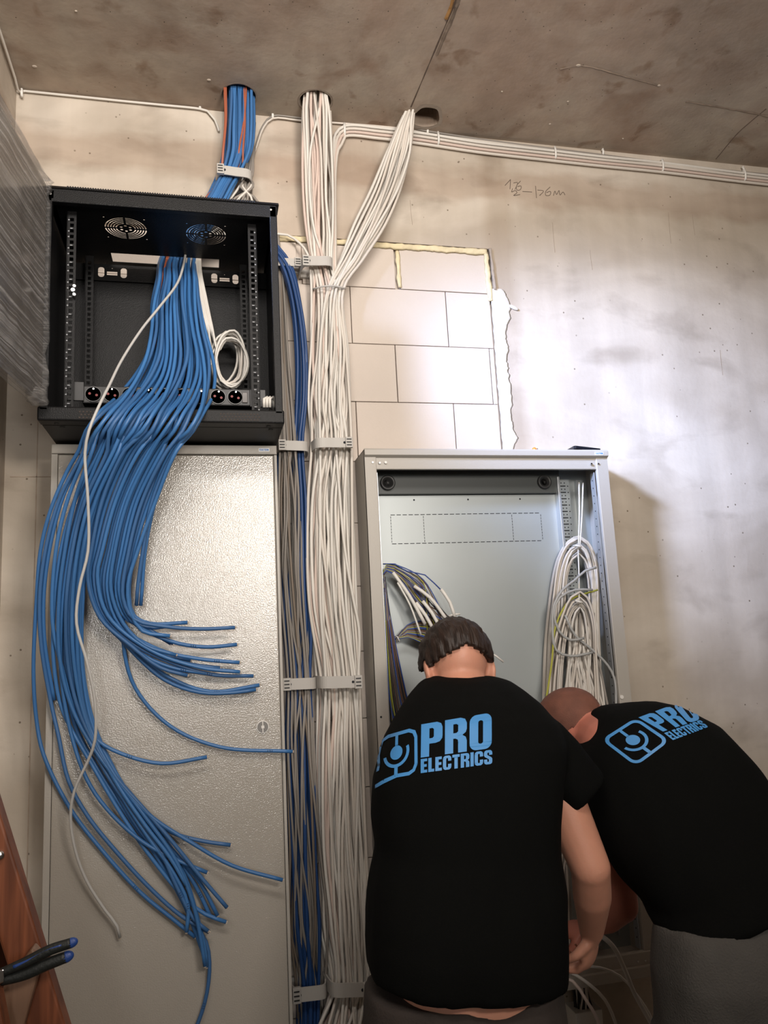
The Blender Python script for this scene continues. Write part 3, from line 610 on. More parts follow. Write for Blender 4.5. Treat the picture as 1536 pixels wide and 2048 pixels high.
# top panel with two fan grilles and a rear cable slot
def fan_holes(cx, cy):
    H = []
    for r0, r1 in ((.0235, .0275), (.031, .0345), (.038, .0415), (.045, .0485), (.052, .0555)):
        for q in range(4):
            g = .0022 / ((r0 + r1) / 2) * 1.3; a0 = q * math.pi / 2 + g; a1 = (q + 1) * math.pi / 2 - g; n = 7
            H.append([(cx + r1 * math.cos(a0 + (a1 - a0) * k / n), cy + r1 * math.sin(a0 + (a1 - a0) * k / n)) for k in range(n + 1)] +
                     [(cx + r0 * math.cos(a1 - (a1 - a0) * k / n), cy + r0 * math.sin(a1 - (a1 - a0) * k / n)) for k in range(n + 1)])
    for q in range(6): H.append(circ(cx + .0135 * math.cos(q * math.pi / 3 + .5), cy + .0135 * math.sin(q * math.pi / 3 + .5), .0042, 8))
    for sx in (-1, 1):
        for sy in (-1, 1): H.append(circ(cx + sx * .052, cy + sy * .052, .0026, 8))
    return H
mb = MB().plate([(RX0 + .012, RY1 + .01), (RX1 - .004, RY1 + .01), (RX1 - .004, RY0), (RX0 + .012, RY0)], fan_holes(-.206, -.288) + fan_holes(.010, -.284) + [[(-.262, -.146), (.048, -.146), (.048, -.092), (-.262, -.092)]], lambda u, v, h: V((u, v, TZ + h)), .0015)
mb.build('top_panel', M_black, rack)
# sides, uprights
sid = MB().box(RX0 + .006, RX0 + .010, RY1 + .004, RY0 + .006, RZ0 + .01, RZ1 - .01); sid.build('side_panel', M_black, rack)
MB().box(RX1 - .010, RX1 - .006, RY1 + .004, RY0 + .006, RZ0 + .01, RZ1 - .01).build('side_panel', M_black, rack)
MB().box(RX0 + .004, RX0 + .024, RY1, RY1 + .02, RZ0 + .03, RZ1 - .01).build('front_upright', M_black, rack, bevel=.002)
MB().box(RX1 - .024, RX1 - .004, RY1, RY1 + .02, RZ0 + .03, RZ1 - .01).build('front_upright', M_black, rack, bevel=.002)
# back: panel and brace with oval mounting holes
MB().box(RX0 + .01, RX1 - .008, RY0 - .004, RY0 - .002, RZ0 + .03, 2.714).build('back_panel', M_black, rack)
def brace_fn(u, v, h): return V((u, RY0 - .012 - h, v))
HO = []
for xs in ((-.335, -.305, -.245, -.300), (.060, .030, 0, 0)): pass
def oval(x, z): return rrect(x - .009, z - .016, x + .009, z + .016, .008)
pl = [oval(-.296, 2.727), oval(-.232, 2.727), [(-.280, 2.718), (-.250, 2.718), (-.250, 2.730), (-.280, 2.730)], circ(-.265, 2.740, .0015, 6),
      oval(.034, 2.727), oval(.098, 2.727), [(.050, 2.718), (.080, 2.718), (.080, 2.730), (.050, 2.730)], circ(.065, 2.740, .0015, 6)]
MB().plate([(RX0 + .01, 2.700), (RX1 - .008, 2.700), (RX1 - .008, 2.752), (RX0 + .01, 2.752)], pl, brace_fn, .002).build('back_brace', M_black, rack)
# four 19-inch rails with square holes
def rail(x, y, w, side, clips):
    H = []; z = RZ0 + .05; k = 0
    while z < TZ - .02:
        H.append([(x - .0048, z), (x + .0048, z), (x + .0048, z + .0095), (x - .0048, z + .0095)]); z += .0159
    MB().plate([(x - w / 2, RZ0 + .03), (x + w / 2, RZ0 + .03), (x + w / 2, TZ - .004), (x - w / 2, TZ - .004)], H, lambda u, v, h: V((u, y + h, v)), .002).build('mounting_rail', M_black, rack)
    MB().box(x - side * w / 2 - .001, x - side * w / 2 + .001, y, y + .03, RZ0 + .03, TZ - .004).build('rail_flange', M_black, rack)
    if clips:
        mb = MB(); z = RZ0 + .05; k = 0
        while z < TZ - .02:
            if k % 3 != 1: mb.box(x - side * .0075 - .0018, x - side * .0075 + .0018, y - .001, y, z + .002, z + .0048)
            if k % 3 == 0: mb.box(x - .004, x + .002, y - .0008, y, z + .0105, z + .0125)
            z += .0159; k += 1
        mb.build('rail_unit_marks', mat('bare_metal_mark', (.30, .31, .33), .45), rack)
rail(-.333, -.365, .022, 1, True); rail(.133, -.365, .022, -1, True)
rail(-.322, -.13, .022, 1, False); rail(.120, -.13, .022, -1, False)
c = V((-.325, -.372, 2.525))
MB().cyl(c, (0, -1, 0), .005, .012, 16).cyl(c + V((0, .0, .012)), (.3, -1, 0), .004, .01, 12).cyl(c + V((0, .0, -.011)), (.3, -1, 0), .004, .01, 12).build('cage_nut', M_steel, rack, smooth=False)
# bottom
bt = MB().box(RX0, RX1, RY1 - .0, RY1 + .045, RZ0 + .004, RZ0 + .040); bt.build('bottom_front_lip', M_black, rack, bevel=.004)
MB().box(RX0 + .004, RX1 - .002, RY1 + .045, RY0, RZ0 + .004, RZ0 + .030).build('bottom_panel', M_black, rack)
mb = MB()
for x0 in (-.30, .04):
    for i in range(12):
        for j in range(3): mb.cyl((x0 + i * .0085 + (j % 2) * .004, RY1 - .0002, RZ0 + .012 + j * .0075), (0, -1, 0), .0022, .0006, 6)
mb.build('lip_vent_holes', mat('vent_hole_brown', (.05, .035, .028), .8), rack)
mb = MB()
for x0 in (RX0 + .04, RX1 - .04):
    for q in (0, 1): mb.cyl((x0 + q * .008, RY1 + .03 + q * .03, RZ0 + .0045), (0, 0, -1), .006, .002, 12)
mb.build('bottom_screw', M_dark, rack)
mb = MB()
for x0, z0 in ((RX0 + .02, RZ1 - .024), (RX1 - .02, RZ1 - .022)): mb.cyl((x0, RY1, z0), (0, -1, 0), .0028, .0015, 10)
mb.build('frame_screw', M_steel, rack)
# glass door wrapped in stretch film, swung open
hd = V((-.13, -.9915, 0)).normalized(); hn = V((-hd.y, hd.x, 0)); H0 = V((RX0 + .008, RY1 - .006, 0))
zb, zt = RZ0 + .042, RZ1 + .002
dr = MB().obox(H0 + hd * .29 + V((0, 0, (zb + zt) / 2)), hd * .285, hn * .006, V((0, 0, (zt - zb) / 2 - .01))).build('door', M_glassd, rack, bevel=.002)
mb = MB(); rings = []
for i in range(0, 61):
    t = i / 60; ring = []
    for k in range(64):
        a = 2 * math.pi * k / 64; cz_ = (zt + zb) / 2; hz = (zt - zb) / 2 + .006
        ca, sa = math.cos(a), math.sin(a); th = .018
        uu = th * math.copysign(abs(ca) ** .25, ca) * (1 if True else 0); zz = hz * math.copysign(abs(sa) ** .35, sa)
        p = H0 + hd * (.004 + t * .575) + hn * uu + V((0, 0, cz_ + zz))
        edge = max(0, 1 - t * 16) * .012 + .003
        nz = noise.fractal(V((t * 9, zz * 22, ca * 2)), 1, 2, 4)
        p += hn * nz * (edge + .0005) + V((0, 0, .003 * noise.noise(V((t * 12, ca * 3, sa * 3)))))
        if t < .06: p += hd * .012 * noise.noise(V((zz * 40, ca * 2, 0)))
        ring.append(p)
    rings.append(ring)
mb.loft(rings); fl = mb.build('stretch_film_wrap', M_film, smooth=True); fl.parent = dr
blob = MB().ell(H0 + hd * .03 + V((0, 0, zb + .012)), hd * .035, hn * .024, V((0, 0, .022)), 24, 16)
for i, v in enumerate(blob.v):
    p = V(v); blob.v[i] = tuple(p + V((1, 1, 1)) * .006 * noise.noise(p * 90))
o = blob.build('bunched_film', M_film, smooth=True); o.parent = dr
# power strip
ps = empty('power_strip', (-.08, -.34, 2.245), 'black nine-socket power strip across the bottom of the rack', 'power strip')
MB().box(-.305, .125, -.345, -.305, 2.236, 2.283).build('strip_body', M_blackp, ps, bevel=.003)
MB().box(-.345, -.300, -.352, -.346, 2.240, 2.290).build('mounting_ear', M_blackp, ps, bevel=.001); MB().box(.118, .160, -.352, -.346, 2.232, 2.280).build('mounting_ear', M_blackp, ps, bevel=.001)
for k in range(9):
    x = -.278 + k * .0447; c = V((x, -.345, 2.2595))
    mb = MB(); n = 28; R0 = [(.0205, 0), (.0205, -.0025), (.0185, -.0025), (.018, .010), (0.0001, .010)]
    rings = [[c + V((r * math.cos(2 * math.pi * j / n), h, r * math.sin(2 * math.pi * j / n))) for j in range(n)] for r, h in R0]
    mb.loft(rings); so = mb.build('socket', mat('socket_black', (.022, .022, .023), .3), ps)
    for q in (-1, 1):
        r_ = MB().cyl(c + V((q * .0085, -.0028, -.001 + q * -.002)), (0, -1, 0), .0034, .0012, 10).build('shutter', M_red); r_.parent = so
    r_ = MB().cyl(c + V((.002, -.003, .0115)), (0, -1, 0), .0024, .008, 10).build('earth_pin', M_steel); r_.parent = so
MB().box(.098, .112, -.349, -.344, 2.244, 2.272).build('rocker_switch', mat('smoky_switch', (.09, .08, .075), .2), ps, bevel=.001)
# loose white plug cords at the right corner
for k in range(3):
    b = W(528 + k * 6, 812, .37); cable('grey_patch_cable', [b + V((0, 0, -.004)), b + V((0, -.004, .018)), b + V((.008, .004, .026)), b + V((.018, .012, .012)), b + V((.02, .03, -.004))], .004, M_white, ('leftmost', 'middle', 'rightmost')[k] + ' of three short white cords in the bottom right rack corner', 'cable')
# ================================================================== LEFT CABINET
LX0, LX1, LZ1, LZ0, LD = -.401, .1985, 2.163, .40, .21
lc = empty('tall_electrical_cabinet', (-.1, -.1, LZ0), 'tall closed light grey electrical cabinet on the left under the rack', 'electrical cabinet')
MB().box(LX0, LX1, -LD + .016, -.0005, LZ0, LZ1 - .002).build('cabinet_body', M_grey, lc, bevel=.002)
MB().box(LX0, LX1, -LD, -LD + .02, LZ1 - .026, LZ1).build('top_rail', M_grey, lc, bevel=.002)
MB().box(LX0, LX0 + .016, -LD + .002, -LD + .02, LZ0, LZ1 - .027).build('side_rail', M_grey, lc, bevel=.001)
MB().box(LX1 - .008, LX1, -LD + .002, -LD + .02, LZ0, LZ1 - .027).build('side_rail', M_grey, lc, bevel=.001)
dd = MB().box(LX0 + .018, LX1 - .010, -LD - .004, -LD + .012, LZ0 + .01, LZ1 - .030).build('door', M_door, lc, bevel=.003)
LK = V((.140, -LD - .0045, 1.389))
lk = MB().cyl(LK, (0, -1, 0), .0165, .003, 40).build('lock_rim', M_tie); lk.parent = dd
o = MB().cyl(LK + V((0, -.0028, 0)), (0, -1, 0), .0145, .0012, 40).build('lock_disc', mat('lock_grey', (.22, .215, .205), .5)); o.parent = dd
o = MB().box(LK.x - .0012, LK.x + .0012, LK.y - .0055, LK.y - .003, LK.z - .015, LK.z + .015).box(LK.x - .004, LK.x + .004, LK.y - .006, LK.y - .003, LK.z - .0035, LK.z + .0035).build('lock_slot', M_tie); o.parent = dd
def eaton(parent, x, y, z, w, h, name='maker_badge'):
    MB().box(x, x + w, y - .0008, y, z, z + h).build('badge_plate', M_lwhite, parent)
    mb = MB()
    for out, hs in word('EATON', .10):
        mb.plate([(a, b) for a, b in out], hs, lambda u, v, hh: V((x + w * (.08 + .84 * u), y - .0009 - hh, z + h * (.2 + .6 * v))), .0004)
    mb.build(name, M_lblue, parent)
eaton(lc, .148, -LD, LZ1 - .018, .030, .010)
# ================================================================== RIGHT CABINET
CX0, CX1, CZ0_, CZ1_, CD = .466, 1.268, .628, 2.170, .15
rc = empty('open_electrical_cabinet', ((CX0 + CX1) / 2, -.07, CZ0_), 'open light grey electrical cabinet with its door removed, in front of the two men', 'electrical cabinet')
t = .0025
MB().box(CX0, CX0 + t, -CD, -.001, CZ0_, CZ1_).build('side_wall', M_grey, rc)
MB().box(CX1 - t, CX1, -CD, -.001, CZ0_, CZ1_).build('side_wall', M_grey, rc)
MB().box(CX0, CX1, -CD, -.001, CZ1_ - t, CZ1_).build('top_wall', M_grey, rc)
MB().box(CX0, CX1, -CD, -.001, CZ0_, CZ0_ + t).build('bottom_wall', M_grey, rc)
MB().box(CX0, CX1, -.004, -.001, CZ0_, CZ1_).build('back_wall', M_zinc, rc)
for nm, b in (('frame_stile', (CX0, CX0 + .036, CZ0_, CZ1_)), ('frame_stile', (CX1 - .040, CX1, CZ0_, CZ1_)), ('frame_header', (CX0 + .002, CX1 - .002, CZ1_ - .062, CZ1_ - .024)), ('frame_sill', (CX0 + .036, CX1 - .002, CZ0_ + .004, CZ0_ + .042))):
    yy = -CD + (.003 if nm == 'frame_header' else 0)
    MB().box(b[0], b[1], yy - (.004 if nm == 'frame_sill' else 0), yy + .014, b[2], b[3]).build(nm, M_grey, rc, bevel=.0025)
MB().loft([[V((x, -CD - .004, CZ1_ + .001)), V((x, -CD - .010, CZ1_ - .004)), V((x, -CD - .010, CZ1_ - .020)), V((x, -CD + .002, CZ1_ - .026)), V((x, -CD + .002, CZ1_ + .001))] for x in (CX0 - .001, CX1 + .001)]).build('drip_edge', M_grey, rc, bevel=.0012)
MB().loft([[V((x, -CD - .012, CZ0_ + .006)), V((x, -CD - .012, CZ0_ - .024)), V((x, -CD + .05, CZ0_ - .034)), V((x, -.002, CZ0_ - .034)), V((x, -.002, CZ0_ - .001)), V((x, -CD - .002, CZ0_ + .008))] for x in (CX0, CX1 + .004)]).build('cable_entry_flange', M_grey, rc, bevel=.0015)
mb = MB()
for px, py in ((745, 925), (759, 926), (1182, 928), (1196, 928), (1275, 1922), (1290, 1921)): mb.cyl(W(px, py, CD - .001 if py < 1000 else CD + .003), (0, -1, 0), .0045, .004, 16, r2=.003)
mb.build('frame_screw', M_steel, rc)
MB().cyl(W(771, 925, CD), (0, -1, 0), .004, .003, 16).cyl(W(1243, 1394, CD), (0, -1, 0), .006, .003, 16).build('plug_cap', M_tie, rc)
MB().cyl(W(762, 1434, CD), (0, -1, 0), .003, .001, 12).build('frame_hole', M_hole, rc)
eaton(rc, 1.221, -CD - .010, CZ1_ - .017, .030, .009)
# upper gland strip with two round grommets
MB().box(CX0 + .02, 1.14, -.060, -.020, 2.048, CZ1_ - .04).build('gland_strip', mat('dark_gland_strip', (.07, .078, .078), .5), rc, bevel=.002)
for px, py in ((775, 966), (1088, 964)):
    c = W(px, py, .062); n = 32; pr = [(.024, .003), (.024, -.006), (.021, -.010), (.016, -.006), (.012, -.004), (.011, .002)]
    g = MB().loft([[c + V((r * math.cos(2 * math.pi * j / n), h, r * math.sin(2 * math.pi * j / n))) for j in range(n)] for r, h in pr]).build('grommet', mat('grommet_grey', (.028, .028, .028), .45), rc, smooth=True)
# mounting plate with punched knock-out outline
MPZ0, MPZ1, MPY = .67, 2.046, -.045
def mpf(u, v, h): return V((u, MPY - h, v))
PL = MB().box(CX0 + .022, 1.128, MPY, MPY + .002, MPZ0, MPZ1).build('mounting_plate', M_zinc, rc)
slots = MB()
def dash(x0, z0, x1, z1, n, fr=.72, w=.0011):
    for k in range(n):
        a = k / n; b = (k + fr) / n; xa, xb = x0 + (x1 - x0) * a, x0 + (x1 - x0) * b; za, zb_ = z0 + (z1 - z0) * a, z0 + (z1 - z0) * b
        if abs(x1 - x0) > abs(z1 - z0): slots.box(xa, xb, MPY - .0004, MPY + .001, za - w, za + w)
        else: slots.box(xa - w / 1.4, xa + w / 1.4, MPY - .0004, MPY + .001, za, zb_)
k0 = W(781, 1030, .045); k1 = W(1086, 1086, .045); kx0, kx1, kz1, kz0 = k0.x, k1.x, k0.z, W(781, 1088, .045).z
dash(kx0, kz1, kx1, kz1, 26); dash(kx0, kz0, kx1, kz0, 26)
for fx in (0, .21, .80, 1.0): dash(kx0 + (kx1 - kx0) * fx, kz0 + .004, kx0 + (kx1 - kx0) * fx, kz1 - .002, 9)
for px, py in ((828, 1000), (936, 999), (1040, 998)): p = W(px, py, .045); slots.cyl((p.x, MPY + .001, p.z), (0, -1, 0), .003, .0014, 10)
o = slots.build('punched_slots', M_hole); o.parent = PL
MB().box(1.124, 1.132, -.075, -.02, .67, 2.10).build('plate_edge_profile', M_zinc2, rc, bevel=.001)
# perforated rails at the right-hand side
def perf(x0, x1, y):
    o = MB().box(x0, x1, y, y + .002, .68, 2.10).build('perforated_rail', M_zinc, rc); m = MB(); z = .70; c = (x0 + x1) / 2
    while z < 2.09:
        m.box(c - .010, c + .010, y - .0004, y + .001, z, z + .0035)
        for a, b in ((x0 + .006, .0015), (x1 - .006, .0015), (c - .005, .0125), (c + .007, .0125)): m.cyl((a, y + .001, z + b), (0, -1, 0), .0022, .0014, 7)
        z += .0215
    h = m.build('punched_slots', M_hole); h.parent = o
perf(1.140, 1.188, -.028)
for xx, sg in ((1.222, -1), (.506, 1)):
    o = MB().box(min(xx, xx - sg * .0025), max(xx, xx - sg * .0025), -.138, -.112, .67, 2.10).build('punched_strip', M_zinc2, rc); m = MB(); z = .7
    while z < 2.09: m.cyl((xx - sg * .001, -.125, z), (sg, 0, 0), .0024, .0014, 7); z += .025
    h = m.build('punched_holes', M_hole); h.parent = o
MB().box(1.219, 1.2245, -.02, -.0045, .67, 2.10).build('corner_profile', M_zinc2, rc)
# objects on top of the right cabinet
ph = W(1168, 893, .095); pn = empty('smartphone', (ph.x, ph.y, CZ1_ + .001), 'black smartphone lying on top of the open cabinet near its right corner', 'phone')
R_ = Matrix.Rotation(math.radians(6), 3, 'Y')
MB().plate(rrect(-.048, -.035, .048, .035, .008), [], lambda u, v, h: V((ph.x, -.085, CZ1_ + .014)) + R_ @ V((u, v, h - .004)), .009).build('phone_body', M_phone, pn, bevel=.0015)
MB().box(ph.x - .03, ph.x + .04, -.100, -.070, CZ1_ + .001, CZ1_ + .010).build('phone_case', M_blackp, pn, bevel=.002)
p = W(1066, 893, .10); sd = empty('screwdriver', (p.x, -.1, CZ1_ + .002), 'orange-handled screwdriver lying on the open cabinet top left of the phone', 'screwdriver')
MB().tube([V((p.x - .008, -.125, CZ1_ + .009)), V((p.x + .02, -.08, CZ1_ + .009)), V((p.x + .045, -.045, CZ1_ + .009))], .007, 12).build('handle', M_orange, sd, smooth=True)
MB().cyl(V((p.x + .045, -.045, CZ1_ + .009)), (.5, .8, 0), .002, .04, 8).build('shaft', M_steel, sd)
# ================================================================== CABLES INSIDE THE RIGHT CABINET
# elongated hanks hung at the right side
def hank(cx, top, bot, wpx, d0, n, m, label, group, r=.0037, spread=1.0):
    for k in range(n):
        f = (k + .5) / n; w = wpx * (.50 + .5 * f) + random.uniform(-3, 3); tp_ = top + (1 - f) * 42 + random.uniform(-5, 5); bt_ = bot + random.uniform(-40, 60); d = d0 + random.uniform(0, .045)
        xl = cx - w - (4 + random.uniform(0, 14)) * f; xr = cx + w * .62 + random.uniform(-2, 3); o = random.uniform(-6, 6)
        L = W(xl - 14 * spread + o, bt_, d); P = [L, W(xl - 8 * spread, (tp_ * .3 + bt_ * .7), d + .004), W(xl - 1, tp_ * .62 + bt_ * .38, d), W(cx - w * .80, tp_ + 45, d), W(cx - w * .42, tp_ + 11, d + .004), W(cx, tp_, d + .006), W(cx + w * .33, tp_ + 11, d + .004), W(xr, tp_ + 50, d), W(xr + 5, tp_ * .6 + bt_ * .4, d), W(xr + 10 * spread, tp_ * .3 + bt_ * .7, d), W(xr + 14 * spread + o, bt_ + random.uniform(-20, 20), d)]
        mm_ = random.choice(m); cable('coiled_cable', P, r, mm_, CN[mm_.name] + label, 'cable', group, step=.02, seg=7)
hank(1158, 1068, 1560, 54, .060, 15, [M_cream, M_cream, M_greyc, M_white], 'cable in the tall upper hank hanging in the open cabinet', 'cables of the tall upper hank')
hank(1160, 1182, 1540, 42, .095, 10, [M_greyc, M_cream, M_white], 'cable in the lower smaller hank hanging in the open cabinet', 'cables of the lower hank')
for k, (px, py, tx, ty) in enumerate(((1158, 965, 1157, 1092), (1166, 966, 1160, 1092), (1156, 1095, 1158, 1205))):
    cable('hanging_cord', [W(px, py, .10), W((px + tx) / 2 + 1, (py + ty) / 2, .125), W(tx, ty, .14)], .0022, M_tie, ('left white cord the tall hank hangs by', 'right white cord the tall hank hangs by', 'white cord linking the tall hank to the lower hank')[k], 'cord')
for (x, y), nm in (((1156, 1093), 'upper'), ((1158, 1204), 'lower')):
    p = W(x, y, .145); tag(MB().tube([p + V((-.010, .012, .004)), p + V((-.008, -.003, .003)), p + V((0, -.006, 0)), p + V((.008, -.003, -.002)), p + V((.010, .012, -.003))], .0032, 8).build('zip_tie', M_tie, smooth=True), 'white tie gathering the top of the %s hank' % nm, 'zip tie')
for k in range(34):                                                       # cut ends fanning out below
    bx = 1100 + 125 * random.random(); tx = 1160 + (bx - 1160) * .25 + random.uniform(-16, 22); ty = random.uniform(1270, 1345)
    ly = random.uniform(1420, 1560); P = [W(tx, ty - 70, .09), W(tx, ty, .10 + .03 * random.random()), W((tx + bx) / 2, (ty + ly) / 2, .12), W(bx, ly, .11 + .03 * random.random())]
    cable('cut_cable_end', P, .0040, random.choice([M_white, M_cream, M_greyc]), 'pale cut cable hanging fanned out beneath the hanks in the open cabinet', 'cable', 'pale cable tails below the hanks', seg=6, step=.03)
for k, P in enumerate(([(1075, 1500), (1103, 1330), (1112, 1250), (1140, 1200), (1168, 1188), (1195, 1180)],)):
    cable('earth_cable', [W(x, y, .15 - .005 * i) for i, (x, y) in enumerate(P)], .003, M_w_yg, 'single yellow-green earth wire running over the hanks', 'wire')
for k, (P, lab) in enumerate((([(1168, 1276), (1140, 1280), (1118, 1262), (1108, 1225), (1120, 1195), (1150, 1180), (1185, 1180)], 'grey cable curling left round the lower hank and ending in its middle'),
                              ([(1192, 1135), (1170, 1142), (1150, 1160), (1125, 1180), (1108, 1210), (1105, 1250), (1112, 1300), (1140, 1312), (1185, 1305)], 'grey cable looping widely across both hanks'),
                              ([(1130, 1230), (1150, 1270), (1185, 1300), (1215, 1330), (1228, 1355), (1232, 1400), (1232, 1470)], 'grey cable crossing the lower hank and running down beside the right stile'))):
    cable('grey_loop_cable', [W(x, y, .145 if k < 2 else .135) for x, y in P], .004, mat('bluish_grey_jacket', (.42, .43, .43), .4), lab, 'cable')
# bunches of thin coloured wires with white sleeves at the left side
src = V((.512, -.10, 0)); wm = [M_w_blue, M_w_brown, M_w_yg, M_w_blk, M_greyc, M_w_blue, M_w_brown, M_w_blk]
for k in range(26):
    t = k / 25; px = 763 + random.uniform(0, 4); e = (850 + 60 * random.random(), 1235 + 30 * random.random())
    P = [W(px, 1200 + 40 * random.random(), .10), W(px + 1, 1150, .10), W(772 + 4 * random.random(), 1128 + 14 * t, .105), W(800 + 10 * (1 - t), 1136 + 26 * t + 4 * random.random(), .11), W(835 + 12 * (1 - t), 1160 + 55 * t, .115), W(*e, .12)]
    cable('control_wire', P, .0017, wm[k % 8], CN[wm[k % 8].name] + 'thin wire in the upper fan at the open cabinet\'s left', 'wire', 'upper fan of thin coloured wires', seg=5)
for k in range(24):
    t = k / 23; P = [W(764 + 10 * random.random(), 1330, .09), W(780 + 6 * random.random(), 1300, .10), W(795, 1272 + 6 * random.random(), .105), W(815, 1250 + 24 * t, .11), W(840, 1242 + 42 * t, .112), W(875 + 10 * random.random(), 1246 + 55 * t, .12), W(910, 1262 + 55 * t, .13)]
    cable('control_wire', P, .0017, wm[(k * 3) % 8], CN[wm[(k * 3) % 8].name] + 'thin wire in the second bunch behind the left man\'s head', 'wire', 'second bunch of thin coloured wires', seg=5)
for k in range(34):
    a = random.random(); b = random.random(); P = [W(766 + 4 * a, 1150 + 30 * b, .10), W(768 + 14 * a, 1240, .10), W(770 + 28 * a, 1320, .10 + .03 * b), W(774 + 42 * a, 1400, .10 + .03 * b), W(776 + 55 * a + 8 * b, 1470, .10 + .03 * b), W(778 + 60 * a, 1600, .10)]
    cable('control_wire', P, .0018, wm[k % 8], CN[wm[k % 8].name] + 'thin wire hanging down inside the open cabinet\'s left edge', 'wire', 'thin coloured wires hanging down the left side', seg=5)
cable('loose_blue_wire', [W(766, 1128, .10), W(790, 1128, .115), W(812, 1142, .12), W(850, 1150, .13), (W(868, 1166, .13)), W(882, 1180, .13)], .0019, M_w_blue, 'single blue wire arching highest out of the upper wire fan', 'wire')
sl = [((882, 1178), (900, 1205), (910, 1236), 'white sleeve on the arching blue wire, the highest and rightmost'), ((786, 1145), (818, 1190), (850, 1248), 'white printed sleeve starting highest on the wire fan'), ((795, 1165), (820, 1210), (842, 1270), 'thin white sleeve hanging lowest on the left of the wire fan'),
      ((832, 1205), (852, 1232), (868, 1262), 'white printed sleeve, middle of the wire fan'), ((845, 1202), (864, 1226), (880, 1256), 'white printed sleeve just above the left man\'s hair'), ((828, 1172), (860, 1195), (894, 1240), 'slim white sleeve curving above the printed ones'), ((898, 1232), (908, 1229), (920, 1228), 'short white sleeve tip pointing right above the left man\'s head'),
      ((980, 1305), (992, 1312), (1007, 1324), 'white sleeve sticking out on the right of the left man\'s head')]
for a, b, c_, lab in sl:
    thick = 'printed' in lab or 'highest and' in lab
    s_ = cable('wire_sleeve', [W(*a, .135), W(*b, .14), W(*c_, .14)], .0054 if thick else .0030, M_tie, lab, 'wire sleeve', 'white wire sleeves')
    if 'printed' in lab:
        mb = MB(); n0 = V(W(*a, .135)); n1 = V(W(*c_, .14)); dr_ = (n1 - n0).normalized(); sx = dr_.cross(V((0, 1, 0)))
        for q in range(3):
            c0 = W(*b, .14).lerp(n1, .15 + .22 * q) + V((0, -.0042, 0)); mb.tube([c0 - sx * .0022, c0 + dr_ * .002, c0 + sx * .0022], .0005, 4); mb.tube([c0 - sx * .002 + dr_ * .003, c0 + sx * .002 + dr_ * .003], .0005, 4)
        o = mb.build('printed_number', M_ink); o.parent = s_
p = W(795, 1278, .125); tag(MB().tube([p + V((-.004, .01, .008)), p + V((0, -.004, .006)), p + V((.004, -.004, -.006)), p + V((.004, .01, -.008))], .0018, 7).build('zip_tie', M_tie, smooth=True), 'small white zip tie around the second wire bunch', 'zip tie')
# wires hanging out below the right cabinet, and a piece of trunking
tr_ = MB().box(1.03, 1.115, -.075, -.0, .20, .50); tag(tr_.build('cable_trunking', M_tie, bevel=.002), 'white trunking end on the wall below the open cabinet', 'cable trunking')
for k in range(26):
    x = 1.035 + .055 * random.random() + (.012 if k > 17 else 0); y = -.02 - .045 * random.random()
    cable('black_drop_cable', [V((x, y, .60)), V((x + random.uniform(-.006, .006), y, .55)), V((x + random.uniform(-.01, .01), y, .48)), V((x + random.uniform(-.008, .008), y, .40))], .003, M_dark if k < 16 else M_cream,
          'dark cable dropping from the underside of the open cabinet' if k < 16 else 'pale cable dropping from the underside of the open cabinet', 'cable', 'dark drop cables' if k < 16 else 'pale drop cables', seg=6)
for k, (P, r, lab) in enumerate((([(1176, 1905), (1195, 1872), (1226, 1893), (1250, 1940), (1268, 1985), (1310, 2060), (1340, 2120)], .0060, 'thick white cable held in the left man\'s hand, hanging over the cabinet sill'),
        ([(1110, 1926), (1150, 1933), (1200, 1935), (1240, 1952), (1270, 1985), (1300, 2030), (1320, 2090)], .0032, 'thin white cable arching right over the cabinet sill'),
        ([(1108, 1936), (1140, 1944), (1180, 1970), (1210, 2000), (1235, 2060), (1245, 2120)], .0042, 'white cable hanging over the sill, the middle of the three near the wall wires'),
        ([(1108, 1950), (1145, 1962), (1172, 2000), (1195, 2040), (1205, 2100)], .0042, 'pinkish white cable hanging over the sill nearest the left man'))):
    cable('loose_supply_cable', [W(x, y, d) for (x, y), d in zip(P, [.56, .50, .44, .38, .36, .35, .34] if k == 0 else [.30, .32, .33, .34, .34, .34, .33])], r, (M_white, M_white, M_cream, M_pink)[k], lab, 'cable')
cable('dark_hose', [V((1.06, -.05, .60)), V((1.10, -.06, .575)), V((1.14, -.05, .592)), V((1.155, -.04, .606))], .004, M_dark, 'short black loop of cable under the open cabinet', 'cable')
for k in range(9):
    cable('cut_cable_end', [W(1125 + 6 * k % 37, 1560, .09), W(1118 + 5 * k % 31, 1650, .10), W(1112 + k * 3, 1740, .11), W(1108 + k * 4, 1800, .11), W(1104 + k * 5, 1900, .10)], .0038, (M_greyc, M_cream)[k % 2], 'pale cable seen between the left man\'s side and arm', 'cable', 'pale cables behind the left man', seg=6)
